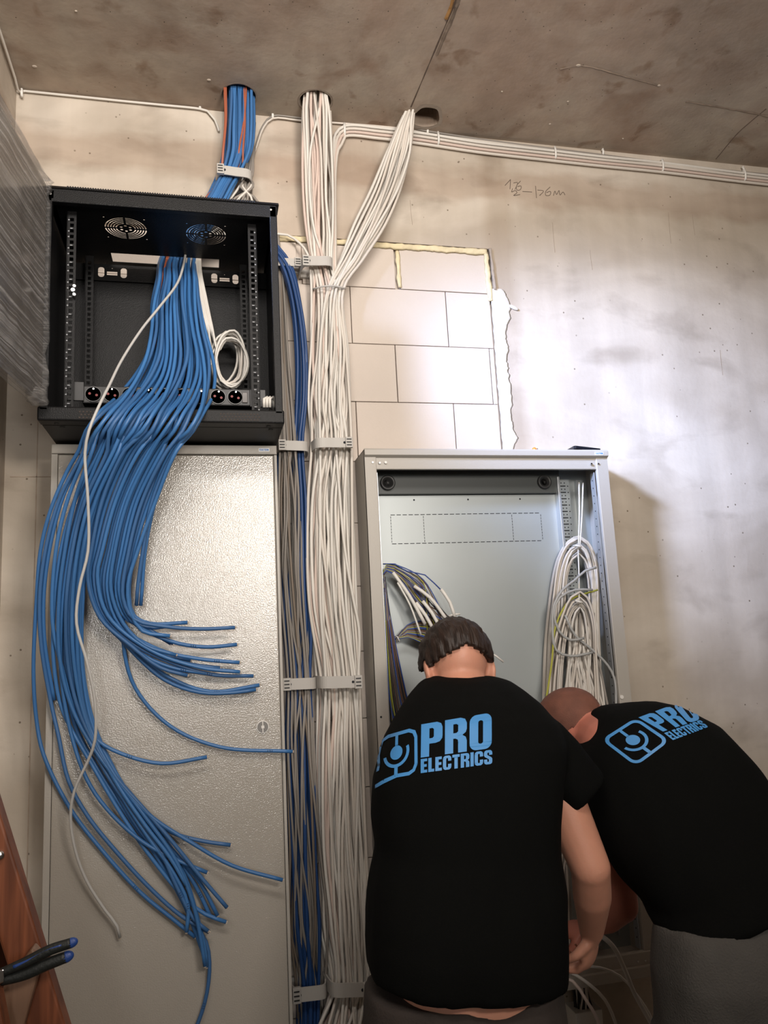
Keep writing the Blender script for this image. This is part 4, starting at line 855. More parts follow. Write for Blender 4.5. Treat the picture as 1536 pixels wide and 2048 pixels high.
# ================================================================== BLUE NETWORK CABLES: ceiling -> rack -> cut ends
BLUES = [M_blue, mat('blue_cable_jacket_dull', (.045, .135, .32), .48, var=.12, vscale=2), mat('blue_cable_jacket_light', (.052, .175, .42), .4, var=.12, vscale=2)]
TOPR = [(182, 452, 508, .05, .12), (260, 450, 508, .05, .115), (300, 448, 505, .05, .11), (342, 438, 488, .04, .112), (372, 424, 470, .06, .122), (400, 408, 456, .09, .135), (450, 360, 430, .10, .138)]
INR = [(516, 322, 392, .10, .14), (560, 314, 396, .13, .19), (610, 303, 402, .16, .24), (660, 300, 410, .18, .28), (710, 290, 424, .20, .32), (752, 268, 430, .24, .36), (795, 232, 424, .32, .41), (828, 196, 410, .425, .475), (862, 172, 392, .425, .475), (900, 152, 362, .38, .44)]
def lane(rows, s, jit, v, i0=0):
    out = []
    for i, (py, l, r, d0, d1) in enumerate(rows): out.append(W(l + (r - l) * min(1.0, max(0, s + jit[i % len(jit)])), py, d0 + (d1 - d0) * v))
    return out
UP = [
 ([(350, 900), (305, 1000), (286, 1100), (275, 1180), (273, 1211)], 'ending highest, pointing straight down'),
 ([(345, 900), (300, 1000), (270, 1100), (258, 1190), (268, 1232), (300, 1247), (375, 1245)], 'with the highest of the sideways ends, short'),
 ([(335, 900), (285, 1000), (258, 1100), (246, 1195), (268, 1238), (330, 1253), (400, 1258), (470, 1255)], 'with the longest of the two highest sideways ends'),
 ([(325, 900), (275, 1000), (250, 1100), (238, 1180), (262, 1240), (340, 1282), (410, 1294), (474, 1289)], 'with the cut end fourth from the top of the upper fan'),
 ([(310, 900), (262, 1000), (238, 1100), (230, 1180), (252, 1230), (300, 1262), (342, 1287)], 'with a short stub end inside the upper fan'),
 ([(300, 900), (250, 1000), (225, 1100), (215, 1180), (240, 1250), (320, 1300), (400, 1318), (479, 1325)], 'ending with a pale ring near its tip in the upper fan'),
 ([(290, 900), (240, 1000), (215, 1100), (202, 1160), (225, 1240), (290, 1298), (381, 1321)], 'with a middle-length stub in the upper fan'),
 ([(280, 900), (232, 1000), (205, 1100), (195, 1150), (215, 1230), (300, 1300), (400, 1335), (480, 1344)], 'ending just above the lowest trio of the upper fan'),
 ([(270, 900), (225, 1000), (198, 1100), (188, 1150), (205, 1225), (270, 1290), (370, 1335), (430, 1350), (507, 1352)], 'ending flat beside the door centre in the upper fan'),
 ([(262, 900), (215, 1000), (190, 1100), (181, 1150), (200, 1222), (262, 1300), (330, 1360), (400, 1385), (470, 1385), (512, 1379)], 'with the lowest cut end of the upper fan'),
 ([(255, 900), (210, 1000), (186, 1100), (177, 1150), (190, 1210), (250, 1280), (330, 1350), (420, 1383), (519, 1370)], 'reaching furthest right in the upper fan'),
 ([(250, 900), (205, 1000), (183, 1100), (176, 1160), (200, 1235), (260, 1290), (320, 1335), (375, 1351)], 'with a dark stub pointing down-right in the upper fan'),
 ([(245, 900), (203, 1000), (184, 1100), (180, 1170), (206, 1240), (275, 1303), (340, 1334), (412, 1347)], 'with a stub just right of the dark one in the upper fan'),
 ([(335, 900), (283, 1000), (258, 1100), (250, 1200), (247, 1290), (270, 1375), (340, 1452), (440, 1494), (585, 1503)], 'sweeping alone to the right edge of the left door'),
 ([(318, 900), (268, 1000), (243, 1100), (233, 1190), (256, 1240), (310, 1256), (334, 1253)], 'ending in a short stub under the two highest'),
 ([(305, 900), (256, 1000), (230, 1100), (222, 1180), (246, 1246), (290, 1290), (352, 1310)], 'ending hidden among the stubs of the upper fan'),
 ([(295, 900), (246, 1000), (219, 1100), (208, 1170), (232, 1246), (300, 1304), (380, 1328), (440, 1336)], 'lying between two longer ends of the upper fan'),
 ([(354, 900), (312, 1000), (276, 1100), (256, 1170), (262, 1225), (285, 1262), (340, 1272)], 'bulging right over the door before joining the upper fan'),
]
LO = [
 ([(158, 900), (135, 941), (101, 1021), (81, 1102), (73, 1203), (67, 1344), (73, 1440), (87, 1509), (141, 1618), (202, 1698), (283, 1787), (343, 1836), (390, 1874)], 'running furthest left of all, ending low in the middle'),
 ([(168, 900), (122, 990), (95, 1080), (80, 1183), (82, 1284), (101, 1400), (117, 1472), (137, 1561), (174, 1630), (242, 1714), (307, 1783), (363, 1832), (418, 1864)], 'second from the left edge along the lower sweep'),
 ([(175, 900), (135, 1000), (112, 1100), (105, 1243), (121, 1324), (153, 1425), (194, 1480), (242, 1507), (323, 1527), (414, 1514)], 'branching off alone to the right above the lower fan'),
 ([(185, 900), (150, 1000), (130, 1100), (118, 1200), (120, 1320), (150, 1430), (222, 1545), (299, 1630), (384, 1686), (464, 1731), (565, 1760)], 'whose end reaches furthest right of the lower fan'),
 ([(195, 900), (160, 1000), (138, 1100), (128, 1200), (130, 1320), (155, 1430), (215, 1530), (285, 1615), (340, 1663), (405, 1682), (461, 1690)], 'with the highest cut end of the lower fan'),
 ([(205, 900), (165, 1000), (140, 1100), (124, 1220), (122, 1340), (138, 1450), (172, 1555), (214, 1618), (283, 1682), (343, 1715), (414, 1745)], 'ending under the branch that reaches furthest right'),
 ([(215, 900), (170, 1000), (145, 1100), (132, 1220), (138, 1340), (165, 1440), (225, 1545), (290, 1620), (350, 1690), (400, 1752), (454, 1815)], 'with the rightmost of the four ends above the knot'),
 ([(222, 900), (175, 1000), (150, 1100), (138, 1220), (142, 1340), (165, 1450), (218, 1545), (285, 1635), (345, 1700), (400, 1765), (435, 1831)], 'with the second of the four ends above the knot'),
 ([(200, 900), (150, 1000), (122, 1100), (108, 1220), (108, 1330), (125, 1420), (190, 1540), (250, 1640), (310, 1725), (375, 1802), (410, 1828), (452, 1844)], 'with the lowest of the ends right of the knot'),
 ([(228, 900), (180, 1000), (156, 1100), (144, 1220), (150, 1340), (175, 1450), (230, 1560), (290, 1650), (340, 1715), (374, 1772)], 'ending in an upward-facing cut in the lower fan'),
 ([(232, 900), (185, 1000), (160, 1100), (148, 1220), (152, 1340), (172, 1450), (226, 1570), (280, 1660), (335, 1730), (368, 1790), (382, 1836)], 'ending left of the knot in a round cut face'),
 ([(236, 900), (190, 1000), (163, 1100), (152, 1220), (156, 1345), (178, 1455), (234, 1575), (292, 1668), (350, 1750), (376, 1810), (373, 1864)], 'curling back to the left at its end above the knot'),
 ([(240, 900), (194, 1000), (168, 1100), (156, 1220), (160, 1345), (182, 1455), (238, 1570), (300, 1665), (363, 1783), (388, 1844), (412, 1884), (419, 1924), (414, 1985), (396, 2046), (365, 2110)], 'hanging lowest, running out of the picture bottom'),
 ([(244, 900), (197, 1000), (170, 1100), (160, 1220), (165, 1345), (186, 1455), (240, 1560), (305, 1655), (368, 1750), (396, 1840), (408, 1890), (413, 1934)], 'ending at the lowest gathered point, its cut face showing'),
 ([(238, 900), (192, 1000), (166, 1100), (155, 1230), (158, 1350), (176, 1445), (226, 1545), (284, 1625), (350, 1718), (384, 1800), (400, 1868), (410, 1932)], 'ending beside the lowest gathered cut'),
 ([(230, 900), (188, 1000), (160, 1110), (146, 1230), (148, 1345), (168, 1440), (215, 1530), (280, 1610), (338, 1690), (390, 1770), (421, 1833)], 'ending between the four ends above the knot'),
 ([(226, 900), (180, 1000), (152, 1110), (138, 1230), (144, 1345), (160, 1440), (206, 1535), (262, 1620), (322, 1705), (352, 1770), (388, 1838), (416, 1862)], 'ending close beside the knot on its right'),
 ([(218, 900), (172, 1000), (148, 1110), (130, 1230), (132, 1350), (150, 1450), (200, 1545), (262, 1640), (318, 1720), (364, 1800), (386, 1850), (404, 1900), (416, 1932)], 'slipping behind the others at the lowest point'),
]
random.seed(21)
allb = [(P, lab, 1) for P, lab in UP] + [(P, lab, 0) for P, lab in LO]
allb.sort(key=lambda q: q[0][0][0]); NB = len(allb)
cnt = 0
for i, (P, lab, up) in enumerate(allb):
    s = (i + .5) / NB; v = ((i * 7) % 5 + .5) / 5; jt = wander(7, .12, 2); ji = wander(10, .13, 2)
    pts = [W(452 + 56 * s, 182, .05 + .07 * v) + V((0, 0, .13))] + lane(TOPR, (s * .6 + .4 * ((i * 11) % NB) / NB), jt, v) + lane(INR[:-1], s, ji, v)
    dv = ((i * 5) % 4) / 4 * .05
    for j, (x, y) in enumerate(P):
        t = (y - 900) / 900.; d = .40 + dv if j == 0 else max(.232 + dv * .9, .385 - .16 * min(1, t * 1.7) + dv * .8)
        jj = 0
        pts.append(W(x + jj, y, d))
    o = cable('network_cable', pts, .0050, BLUES[i % 3], 'blue rack cable ' + lab, 'cable', 'blue network cables hanging out of the rack', step=.02, seg=8, core=True)
    if i % 2 == 0:                                      # hand-written numbers near the end
        sp = spline(pts, .004); k = len(sp) - int(random.choice((.07, .12, .2)) / .004); mb = MB(); q0 = sp[k]; tg = (sp[k + 3] - sp[k]).normalized(); sd_ = tg.cross((CAM - q0).normalized()).normalized(); out_ = (CAM - q0).normalized() * .0052
        for m_ in range(3):
            c = q0 + tg * .0055 * m_ + out_; a = random.uniform(-1, 1)
            mb.tube([c - sd_ * .0022, c + tg * .0022, c + sd_ * .0022 * a, c + sd_ * .0024 + tg * .002], .0005, 4)
        w_ = mb.build('written_number', M_ink); w_.parent = o
# extra hidden-layer blue cables seen only above the rack and inside it, tails lying in the bundle
for k in range(12):
    s = (k + .5) / 12; v = .1 + .3 * (k % 2); P = allb[(k * 3 + 1) % NB][0]; pts = [W(452 + 56 * s, 182, .05 + .03 * v) + V((0, 0, .13))] + lane(TOPR, s, wander(7, .1, 1), v) + lane(INR[:-1], s, wander(10, .09, 1), v)
    cutj = 5 + k % 2
    for j, (x, y) in enumerate(P[:cutj + 1]):
        t = (y - 900) / 900.; pts.append(W(x + random.uniform(3, 9), y, max(.236, .39 - .16 * min(1, t * 1.7))))
    cable('network_cable', pts, .0048, BLUES[k % 3], 'blue network cable lying underneath the others in the rack bundle', 'cable', 'blue cables in the back layer of the rack bundle')
for k, (a, b) in enumerate((((449, 182), (446, 300)), ((452, 182), (447, 300)), ((488, 178), (486, 300)), ((492, 180), (478, 300)))):
    P = [W(a[0], a[1], .105) + V((0, 0, .1)), W(a[0], a[1], .115), W((a[0] + b[0]) / 2 + 3, 240, .112), W(b[0], b[1], .108), W(b[0] - 4, 342, .09), W(428 - k, 380, .10), W(405, 405, .105), W(350, 470, .115), W(328 + 5 * k, 540, .14), W(312 + 8 * k, 640, .19), W(316 + 8 * k, 710, .22), W(335 + 5 * k, 765, .24)]
    cable('orange_fibre_cable', P, .0032, M_brown, 'brown-orange cable running down with the blue bundle, the %s' % ('leftmost', 'second from left', 'third from left, crossing the front', 'rightmost, crossing the front')[k], 'cable')
# single pale cable in front of all
P = [(372, 500, .15), (369, 520, .17), (355, 566, .24), (319, 614, .30), (283, 659, .34), (242, 723, .40), (218, 772, .46), (198, 812, .50), (178, 861, .51), (170, 905, .49), (176, 1001, .46), (176, 1102, .43), (159, 1175, .42), (153, 1247, .41), (174, 1324, .40), (190, 1405, .38), (190, 1480, .36), (178, 1517, .34), (149, 1581, .32), (141, 1634, .30), (151, 1702, .28), (174, 1763, .26), (210, 1820, .25), (234, 1852, .245), (240, 1875, .24)]
cable('pale_network_cable', [W(*p) for p in P], .0036, mat('pale_grey_jacket', (.52, .51, .49), .45), 'single pale grey cable snaking down in front of all the blue cables', 'cable', core=True)
# white cables and coil in the rack
for k in range(7):
    ox = k * 2.6; cx, cy = 458 + 2.2 * k, 716 + 4 * (k % 4); rx, ry = 26 + 3.2 * (k % 4), 48 + 5 * (k % 3); P = [W(388 + ox * .8, 500, .13), W(386 + ox, 540, .14), W(396 + ox * 1.1, 600, .16), W(408 + ox, 650, .18)]
    for q in range(0, 17 + 3 * (k % 2)):
        a = math.radians(150 - q * 36 if k % 2 else 150 - q * 40); P.append(W(cx - 8 + rx * math.cos(a) + random.uniform(-2, 2), cy - ry * math.sin(a) + random.uniform(-3, 3), .12 + .010 * k + .0015 * q))
    cable('coiled_patch_cable', P, .0034, (M_white, M_cream, M_greyc)[k % 3] if k % 3 < 2 else M_white, 'white cable dropping into the coil at the right inside the rack', 'cable', 'white coil in the rack', step=.012)
for k in range(3):
    P = [W(374 + 4 * k, 516, .135), W(368 + 3 * k, 570, .145), W(368 + 6 * k, 640, .15), W(382 + 5 * k, 690, .16), W(362 + 7 * k, 730, .20), W(356 + 7 * k, 765, .22)]
    cable('grey_patch_cable', P, .0030, M_cream, 'pale cable hanging behind the blue bundle inside the rack', 'cable', 'pale cables behind the blue bundle')
# ================================================================== LADDER AND PLIERS
ld = empty('wooden_stepladder', (W(20, 1900, 1.0).x, -1.05, 0), 'brown varnished wooden stepladder leaning in at the bottom left corner', 'ladder')
def board(pix, d0, d1, name, m, d_top=None, bev=.004):
    """board drawn by four picture points at distance d0, thickness d1-d0"""
    a = [W(x, y, d0) for x, y in pix]; b = [p + V((0, -(d1 - d0), 0)) for p in a]
    return MB().loft([a, b]).build(name, m, ld, bevel=bev)
board([(-160, 1330), (-78, 1330), (201, 2230), (127, 2230)], .86, .90, 'side_rail', M_wood)
board([(-150, 1560), (-60, 1560), (125, 2260), (60, 2260)], .80, .84, 'rear_rail', wood('dark_ladder_wood', (.08, .022, .010), (.16, .05, .02)))
board([(72, 1882), (92, 1905), (0, 2240), (-60, 2240), (-20, 2010)], .905, .935, 'brace', M_woodl)
board([(-60, 1800), (-6, 1900), (60, 2240), (-60, 2240)], .965, 1.0, 'front_rail', M_wood)
MB().ell(W(0, 1711, .903), (.007, 0, 0), (0, .006, 0), (0, 0, .008), 16, 10).build('bolt', M_steel, ld, smooth=True)
pk = empty('pliers', W(60, 1920, 1.0), 'pliers with black and blue grips stuck on the ladder brace', 'pliers')
def grip(P, d, r, name, tip):
    pts = spline([W(x, y, d) for x, y in P], .004); o = MB().tube(pts, r, 14, taper=lambda t: .85 + .25 * math.sin(min(1, t * 1.05) * math.pi * .75), flat=.8).build(name, M_pl_blk, pk, smooth=True)
    e = MB().ell(pts[-1], (r * 1.35, 0, r * .4), (0, r * .82, 0), (-r * .3, 0, r * .95), 18, 12).build('grip_end', M_pl_blue); e.parent = o
    m_ = MB().tube([p + V((0, -r * .62, r * .25)) for p in pts[len(pts) // 5:-3]], r * .35, 8, flat=.6).build('grip_inlay', M_pl_blue, smooth=True)
    if tip: m_.parent = o
    else: bpy.data.objects.remove(m_)
grip([(0, 1946), (50, 1925), (100, 1900), (142, 1886)], .99, .0075, 'handle', True)
grip([(2, 1962), (50, 1948), (90, 1930), (132, 1914)], .985, .0085, 'handle', False)
MB().loft([[W(x, y, .99) for x, y in ((8, 1938), (8, 1964), (-40, 1985), (-45, 1950))], [W(x, y, 1.0) for x, y in ((8, 1938), (8, 1964), (-40, 1985), (-45, 1950))]]).build('jaw', M_steel, pk, bevel=.002)
# ================================================================== PEOPLE
def frame_(U, F):
    U = V(U).normalized(); F = V(F); F = (F - U * F.dot(U)).normalized(); return U, F, F.cross(U)
def head_into(mb, c, U, F, s=1.0):
    U, F, R = frame_(U, F); c = V(c)
    mb.ell(c, R * .074 * s, F * .092 * s, U * .088 * s, 28, 18)
    mb.ell(c + F * .03 * s - U * .055 * s, R * .058 * s, F * .062 * s, U * .066 * s, 22, 14)
    mb.ell(c + F * .068 * s - U * .098 * s, R * .026 * s, F * .024 * s, U * .022 * s)                      # chin
    mb.caps(c + F * .09 * s - U * .005 * s, c + F * .108 * s - U * .038 * s, .008 * s, .014 * s)             # nose
    for q in (-1, 1):
        mb.ell(c + R * q * .077 * s - F * .008 * s - U * .032 * s, R * .010 * s, F * .019 * s - R * q * .006 * s, U * .031 * s, 16, 10)   # ear
        mb.ell(c + R * q * .080 * s - F * .004 * s - U * .058 * s, R * .008 * s, F * .009 * s, U * .011 * s, 12, 8)  # lobe
        mb.ell(c + F * .082 * s + R * q * .032 * s + U * .012 * s, R * .02 * s, F * .012 * s, U * .007 * s, 12, 8)  # brow
    mb.ell(c + F * .092 * s - U * .066 * s, R * .022 * s, F * .009 * s, U * .006 * s, 12, 8); mb.ell(c + F * .09 * s - U * .077 * s, R * .019 * s, F * .009 * s, U * .006 * s, 12, 8)
def eyes(c, U, F, body, s=1.0):
    U, F, R = frame_(U, F); c = V(c)
    for q in (-1, 1):
        e = MB().ell(c + F * .080 * s + R * q * .031 * s - U * .004 * s, R * .0115 * s, F * .0115 * s, U * .0115 * s).build('eye', M_tie, smooth=True); e.parent = body
        p_ = MB().ell(c + F * .0905 * s + R * q * .031 * s - U * .004 * s, R * .004 * s, F * .002 * s, U * .004 * s, 12, 8).build('pupil', M_ink, smooth=True); p_.parent = e
def hair_mesh(c, U, F, s, name, m, parent, line, thick, nz, seed=0, seg=96, rg=60):
    U, F, R = frame_(U, F); c = V(c); mb = MB(); idx = {}; vs = []; fs = []; inner = []
    def pt(th, ph, k):
        n = R * math.sin(th) * math.cos(ph) + F * math.sin(th) * math.sin(ph) + U * math.cos(th)
        u, f_, r_ = n.dot(U), n.dot(F), n.dot(R); b = c + (R * r_ * .075 + F * f_ * .093 + U * u * .089) * s
        if u < 0: b += F * (-u) * .012 * s
        lk = noise.noise(V((ph * 7, th * 3, seed))) * .6 + noise.noise(V((ph * 22, th * 5, seed))) * .4
        return b + n * (thick * (1 + nz * lk) * k)
    for i in range(rg + 1):
        for j in range(seg):
            th = math.pi * i / rg; ph = 2 * math.pi * j / seg
            f_ = math.sin(th) * math.sin(ph); r_ = abs(math.sin(th) * math.cos(ph)); u = math.cos(th)
            jag = .05 * noise.noise(V((ph * 12, 1, seed)))
            if u > line(f_, r_) + jag: idx[(i, j)] = len(vs); vs.append(pt(th, ph, 1.0)); inner.append(pt(th, ph, -.25))
    n = len(vs); cntE = {}
    for i in range(rg):
        for j in range(seg):
            q = [(i, j), (i, (j + 1) % seg), (i + 1, (j + 1) % seg), (i + 1, j)]
            if all(a in idx for a in q):
                ii = [idx[a] for a in q]; fs.append(ii); fs.append([a + n for a in reversed(ii)])
                for a in range(4): e = (ii[a], ii[(a + 1) % 4]); cntE[e] = 1
    for (a, b) in list(cntE):
        if (b, a) not in cntE: fs.append([b, a, a + n, b + n])
    mb.add(vs + inner, fs); return mb.build(name, m, parent, smooth=True)
def hand_into(mb, wrist, D, P, s=1.0, side=1, curl=1.0):
    """D: direction of fingers, P: palm normal (towards the palm side), side: thumb direction sign"""
    D = V(D).normalized(); P = V(P); P = (P - D * P.dot(D)).normalized(); S = D.cross(P) * side; w = V(wrist)
    mb.caps(w - D * .01, w + D * .02, .021 * s, .022 * s)
    mb.ell(w + D * .055 * s, S * .038 * s, P * .016 * s, D * .047 * s, 20, 12)
    for k, (o, L, r) in enumerate(((.028, .070, .0088), (.010, .078, .0092), (-.009, .073, .0088), (-.027, .058, .0078))):
        a = w + D * .085 * s + S * o * s; ang = 0; q = a - D * .012 * s; pr = q
        for j, (fr, tu) in enumerate(((.45, 28), (.32, 42), (.24, 30))):
            ang += math.radians(tu + 5 * k) * curl; d = D * math.cos(ang) + P * math.sin(ang); nx = pr + d * L * fr * s; mb.caps(pr, nx, r * s * (1 - .1 * j), r * s * (.92 - .1 * j), 10); pr = nx
    t0 = w + D * .022 * s + S * .026 * s; t1 = t0 + (D * .6 + S * .6 + P * .35) * .034 * s; t2 = t1 + (D * .75 + P * .6 + S * .05) * .030 * s; t3 = t2 + (D * .6 + P * .75 - S * .2) * .024 * s
    mb.caps(t0, t1, .014 * s, .011 * s, 12); mb.caps(t1, t2, .011 * s, .0098 * s, 12); mb.caps(t2, t3, .0098 * s, .0082 * s, 12)
def sring(c, ax, ay, n=40, e=2.6):
    c = V(c); R = []
    for k in range(n):
        a = 2 * math.pi * k / n; x, y = math.cos(a), math.sin(a); R.append(c + V(ax) * math.copysign(abs(x) ** (2 / e), x) + V(ay) * math.copysign(abs(y) ** (2 / e), y))
    return R
def rowring(y, l, r, d, b, yaw=0, tilt=0, e=2.5):
    A = W(l, y, d); B = W(r, y, d); c = (A + B) / 2; ax = (B - A) / 2; return sring(c, ax, V((0, b, tilt)), e=e)
# ---------------------------------------------------------------- left man
m1 = empty('person', (.47, -.80, 0), 'person in a black printed T-shirt seen from behind, head bowed into the open cabinet', 'person')
HC = W(911, 1320, .60); HU, HF = (0.02, .58, .81), (0, .81, -.58)
sk = MB(); head_into(sk, HC, HU, HF, .97)
sk.caps(HC + V((0, -.03, -.05)), W(922, 1420, .68), .058, .066)
tor = [rowring(*a) for a in ((1405, 830, 1050, .69, .08), (1450, 800, 1090, .71, .10), (1600, 775, 1090, .78, .11), (1800, 785, 1085, .82, .10), (1930, 785, 1085, .85, .112), (1990, 785, 1085, .855, .112), (2100, 785, 1085, .86, .10))]
sk.loft(tor)
SH = W(1085, 1490, .71); EL = W(1181, 1735, .77); WR = W(1183, 1862, .66)
MID = SH.lerp(EL, .5) + V((-.004, 0, 0)); sk.caps(SH, MID, .052, .049); sk.caps(MID, EL, .049, .042)
FM = EL.lerp(WR, .35) + V((.002, .0, -.01)); sk.caps(EL, FM, .041, .041); sk.caps(FM, WR, .041, .027)
hand_into(sk, WR, (.02, .40, -.9), (-.55, .75, .1), .96, -1, .9)
SL = W(850, 1495, .68); ELL = V((SL.x + .01, -.46, 1.20)); WL = V((SL.x + .13, -.24, 1.10))
sk.caps(SL, ELL, .055, .040); sk.caps(ELL, WL, .040, .026); hand_into(sk, WL, (.6, .75, -.1), (.2, .1, -1), .96, 1, 1.0)
body = fuse('body', sk, M_skin, .0052, m1, smooth=5); eyes(HC, HU, HF, body, .97)
hair_mesh(HC, HU, HF, .97, 'hair', M_hair, m1, lambda f, r: (.42 if f > .55 else (.42 - .0 * f if f > .35 else (-.12 - .12 * max(0, 1 - abs(f) / .25) if f > -.25 else -.36 + .30 * max(0, (.35 - r)) ))), .0125, .75, 3)
sh = MB()
sh.loft([rowring(*a) for a in ((1352, 872, 978, .645, .055), (1362, 848, 1012, .66, .078), (1380, 830, 1040, .68, .095), (1405, 812, 1070, .70, .110), (1440, 790, 1100, .72, .125), (1490, 765, 1120, .745, .132), (1560, 748, 1114, .77, .135), (1640, 747, 1108, .79, .135), (1700, 754, 1110, .805, .13), (1770, 742, 1120, .825, .135), (1830, 737, 1116, .84, .142), (1890, 735, 1117, .85, .146), (1940, 737, 1117, .855, .143), (1954, 742, 1115, .857, .139))])
S0 = W(1058, 1468, .715); S1 = W(1163, 1588, .735); ax = (S1 - S0).normalized(); sy = V((0, 1, 0)); sy = (sy - ax * sy.dot(ax)).normalized(); sx = ax.cross(sy)
sh.loft([sring(S0 - ax * .03, sx * .045, sy * .06), sring(S0 + ax * .02, sx * .064, sy * .078), sring(S0.lerp(S1, .45), sx * .066, sy * .078), sring(S0.lerp(S1, .8), sx * .062, sy * .076), sring(S1, sx * .061, sy * .074)])
S0 = W(830, 1490, .70); S1 = W(815, 1575, .58); ax = (S1 - S0).normalized(); sy = V((0, 1, 0)); sy = (sy - ax * sy.dot(ax)).normalized(); sx = ax.cross(sy)
sh.loft([sring(S0 - ax * .03, sx * .05, sy * .07), sring(S0 + ax * .03, sx * .066, sy * .08), sring(S1, sx * .060, sy * .074), sring(S1 + ax * .05, sx * .058, sy * .072)])
shirt = fuse('t_shirt', sh, M_shirt, .0075, m1, smooth=7, noise_amp=.0055, noise_sc=7)
lg = printed('printed_logo', [(icon(True), ((758, 1476), (835, 1454), (836, 1547), (752, 1568)), .05), (word('PRO', .07), ((843, 1450), (983, 1426), (983, 1497), (842, 1516)), .05), (word('ELECTRICS', .07), ((842, 1519), (984, 1500), (984, 1528), (842, 1547)), .05)], shirt, M_logo, m1)
def trousers(hip_rings, legs, m, parent, name='trousers', dip=None):
    t = MB()
    if dip:
        for r_ in hip_rings[:2]:
            for p in r_:
                if p.y < -.86: p.z -= dip[1] * math.exp(-((p.x - dip[0]) / dip[2]) ** 4)
    t.loft(hip_rings)
    for L in legs: t.loft([sring(c, V((a, 0, 0)), V((0, b, 0)), e=2.2) for c, a, b in L])
    return fuse(name, t, m, .010, parent, smooth=4, noise_amp=.006, noise_sc=8)
hx = .455
trousers([sring((hx, -.855, .968), (.182, 0, -.006), (0, .122, -.002)), sring((hx, -.855, .925), (.186, 0, 0), (0, .130, 0)), sring((hx, -.86, .87), (.190, 0, 0), (0, .132, 0)), sring((hx, -.86, .78), (.190, 0, 0), (0, .138, 0)), sring((hx, -.85, .72), (.18, 0, 0), (0, .12, 0))],
         [[((hx + q * .095, -.855, .80), .095, .115), ((hx + q * .10, -.83, .48), .078, .085), ((hx + q * .115, -.83, .25), .068, .075), ((hx + q * .12, -.84, .06), .066, .075)] for q in (-1, 1)], M_trou1, m1, dip=(.505, .026, .060))
def shoe(x, y, parent, yaw=0):
    s = MB(); d = V((math.sin(yaw), math.cos(yaw), 0)); r = V((d.y, -d.x, 0)); c = V((x, y, 0))
    s.loft([sring(c - d * .11 + V((0, 0, .035)), r * .03, V((0, 0, .03))), sring(c - d * .08 + V((0, 0, .05)), r * .04, V((0, 0, .048))), sring(c + V((0, 0, .055)), r * .043, V((0, 0, .052))), sring(c + d * .08 + V((0, 0, .040)), r * .05, V((0, 0, .037))), sring(c + d * .15 + V((0, 0, .03)), r * .045, V((0, 0, .028))), sring(c + d * .18 + V((0, 0, .022)), r * .025, V((0, 0, .018)))])
    s.build('shoe', M_shoe, parent, smooth=True)
for q in (-1, 1): shoe(hx + q * .12, -.82, m1, q * .15)
# ---------------------------------------------------------------- right man
m2 = empty('person', (1.12, -.80, 0), 'person in black printed T-shirt and grey trousers bending far left, hair close-cropped', 'person')
HC2 = W(1142, 1448, .50); HU2, HF2 = (-.62, .35, .52), (-.45, .55, -.80)
sk = MB(); head_into(sk, HC2, HU2, HF2, .98)
sk.caps(HC2 + V((.03, -.01, -.02)), W(1215, 1490, .62), .060, .068)
def pair(P, Q, d, b, e=2.4):
    A = W(*P, d); B = W(*Q, d); c = (A + B) / 2; return sring(c, (B - A) / 2, V((0, b, 0)), e=e)
sk.loft([pair(*a) for a in (((1215, 1440), (1185, 1520), .62, .06), ((1310, 1455), (1215, 1600), .68, .09), ((1440, 1520), (1265, 1700), .74, .11), ((1540, 1660), (1345, 1800), .80, .11), ((1590, 1800), (1380, 1890), .84, .11))])
SA = W(1205, 1560, .56); EA = W(1245, 1812, .52); WA = W(1180, 1850, .40)
sk.caps(SA, EA, .055, .038); sk.caps(EA, W(1215, 1835, .46), .037, .036); sk.caps(W(1215, 1835, .46), WA, .036, .027); hand_into(sk, WA, (-.75, .5, -.25), (0, .2, -1), .96, 1, .9)
SB = W(1290, 1500, .64); EB = V((1.02, -.38, 1.12)); WB = V((.86, -.24, 1.0)); sk.caps(SB, EB, .055, .04); sk.caps(EB, WB, .04, .027); hand_into(sk, WB, (-.8, .4, -.3), (0, .2, -1), .96, -1, .9)
body2 = fuse('body', sk, M_skin2, .0052, m2, smooth=5); eyes(HC2, HU2, HF2, body2, .98)
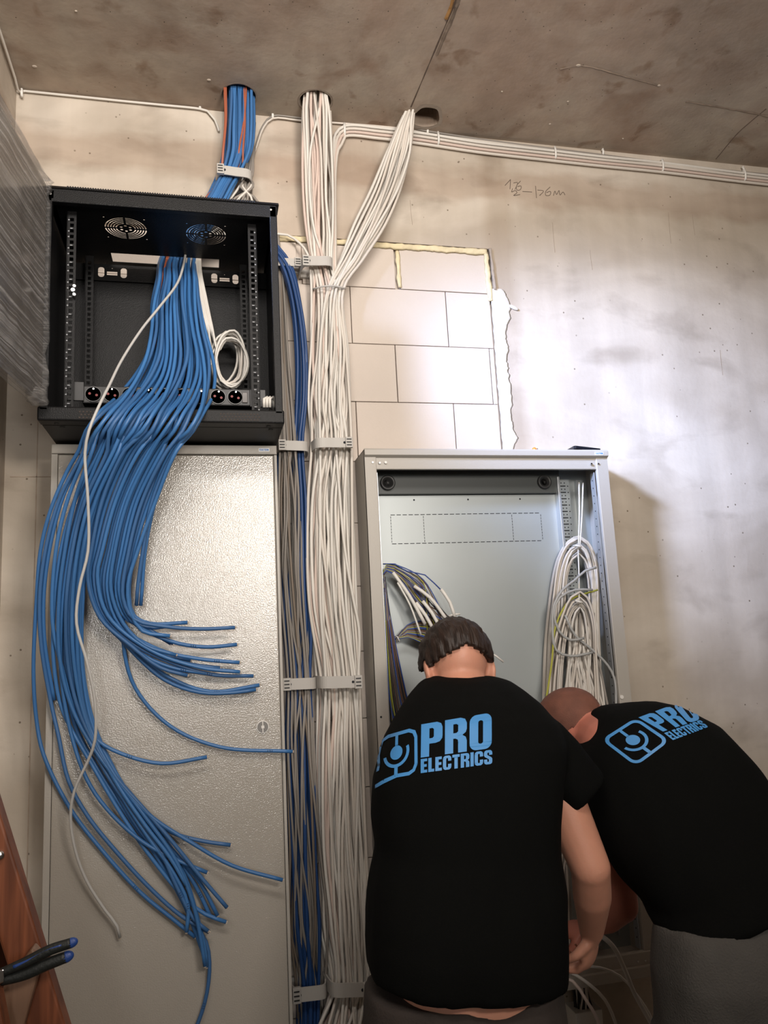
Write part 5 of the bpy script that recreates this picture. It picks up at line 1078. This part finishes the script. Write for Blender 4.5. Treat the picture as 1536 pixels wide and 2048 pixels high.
hair_mesh(HC2, HU2, HF2, .98, 'cropped_hair', M_buzz, m2, lambda f, r: (.50 if f > .5 else (-.10 if f > -.25 else -.45)), .0022, .25, 5)
sh = MB()
sh.loft([pair(*a) for a in (((1192, 1420), (1166, 1470), .60, .05), ((1215, 1409), (1150, 1510), .62, .085), ((1300, 1401), (1160, 1600), .66, .125), ((1350, 1412), (1180, 1655), .69, .14), ((1425, 1452), (1216, 1712), .73, .148), ((1490, 1525), (1258, 1770), .77, .148), ((1545, 1605), (1305, 1820), .81, .148), ((1585, 1680), (1318, 1855), .84, .145), ((1598, 1725), (1334, 1872), .855, .138), ((1600, 1742), (1346, 1877), .86, .128))])
sh.loft([pair(*a) for a in (((1270, 1480), (1160, 1500), .60, .06), ((1262, 1560), (1150, 1560), .575, .075), ((1256, 1640), (1150, 1640), .56, .07), ((1247, 1700), (1152, 1704), .55, .065))])
shirt2 = fuse('t_shirt', sh, M_shirt, .0075, m2, smooth=7, noise_amp=.007, noise_sc=7)
printed('printed_logo', [(icon(), ((1203, 1480), (1272, 1436), (1340, 1482), (1272, 1533)), .05), (word('PRO', .07), ((1277, 1436), (1375, 1400), (1401, 1440), (1326, 1464)), .05), (word('ELECTRICS', .07), ((1328, 1467), (1400, 1441), (1416, 1455), (1346, 1481)), .05)], shirt2, M_logo, m2)
hx = 1.14
hc = W(1470, 1905, .86)
hx = hc.x
trousers([sring((hx + .01, -.87, hc.z + .09), (.160, 0, .02), (0, .11, 0)), sring((hx + .01, -.87, hc.z + .05), (.167, 0, .0), (0, .125, 0)), sring((hx, -.87, hc.z - .02), (.172, 0, 0), (0, .132, 0)), sring((hx, -.86, .78), (.175, 0, 0), (0, .13, 0)), sring((hx, -.85, .72), (.17, 0, 0), (0, .115, 0))],
         [[((hx + q * .088, -.855, .80), .092, .115), ((hx + q * .10, -.84, .48), .078, .085), ((hx + q * .12, -.84, .25), .068, .075), ((hx + q * .13, -.84, .06), .066, .075)] for q in (-1, 1)], M_trou2, m2)
for q in (-1, 1): shoe(hx + q * .13, -.82, m2, q * .15)
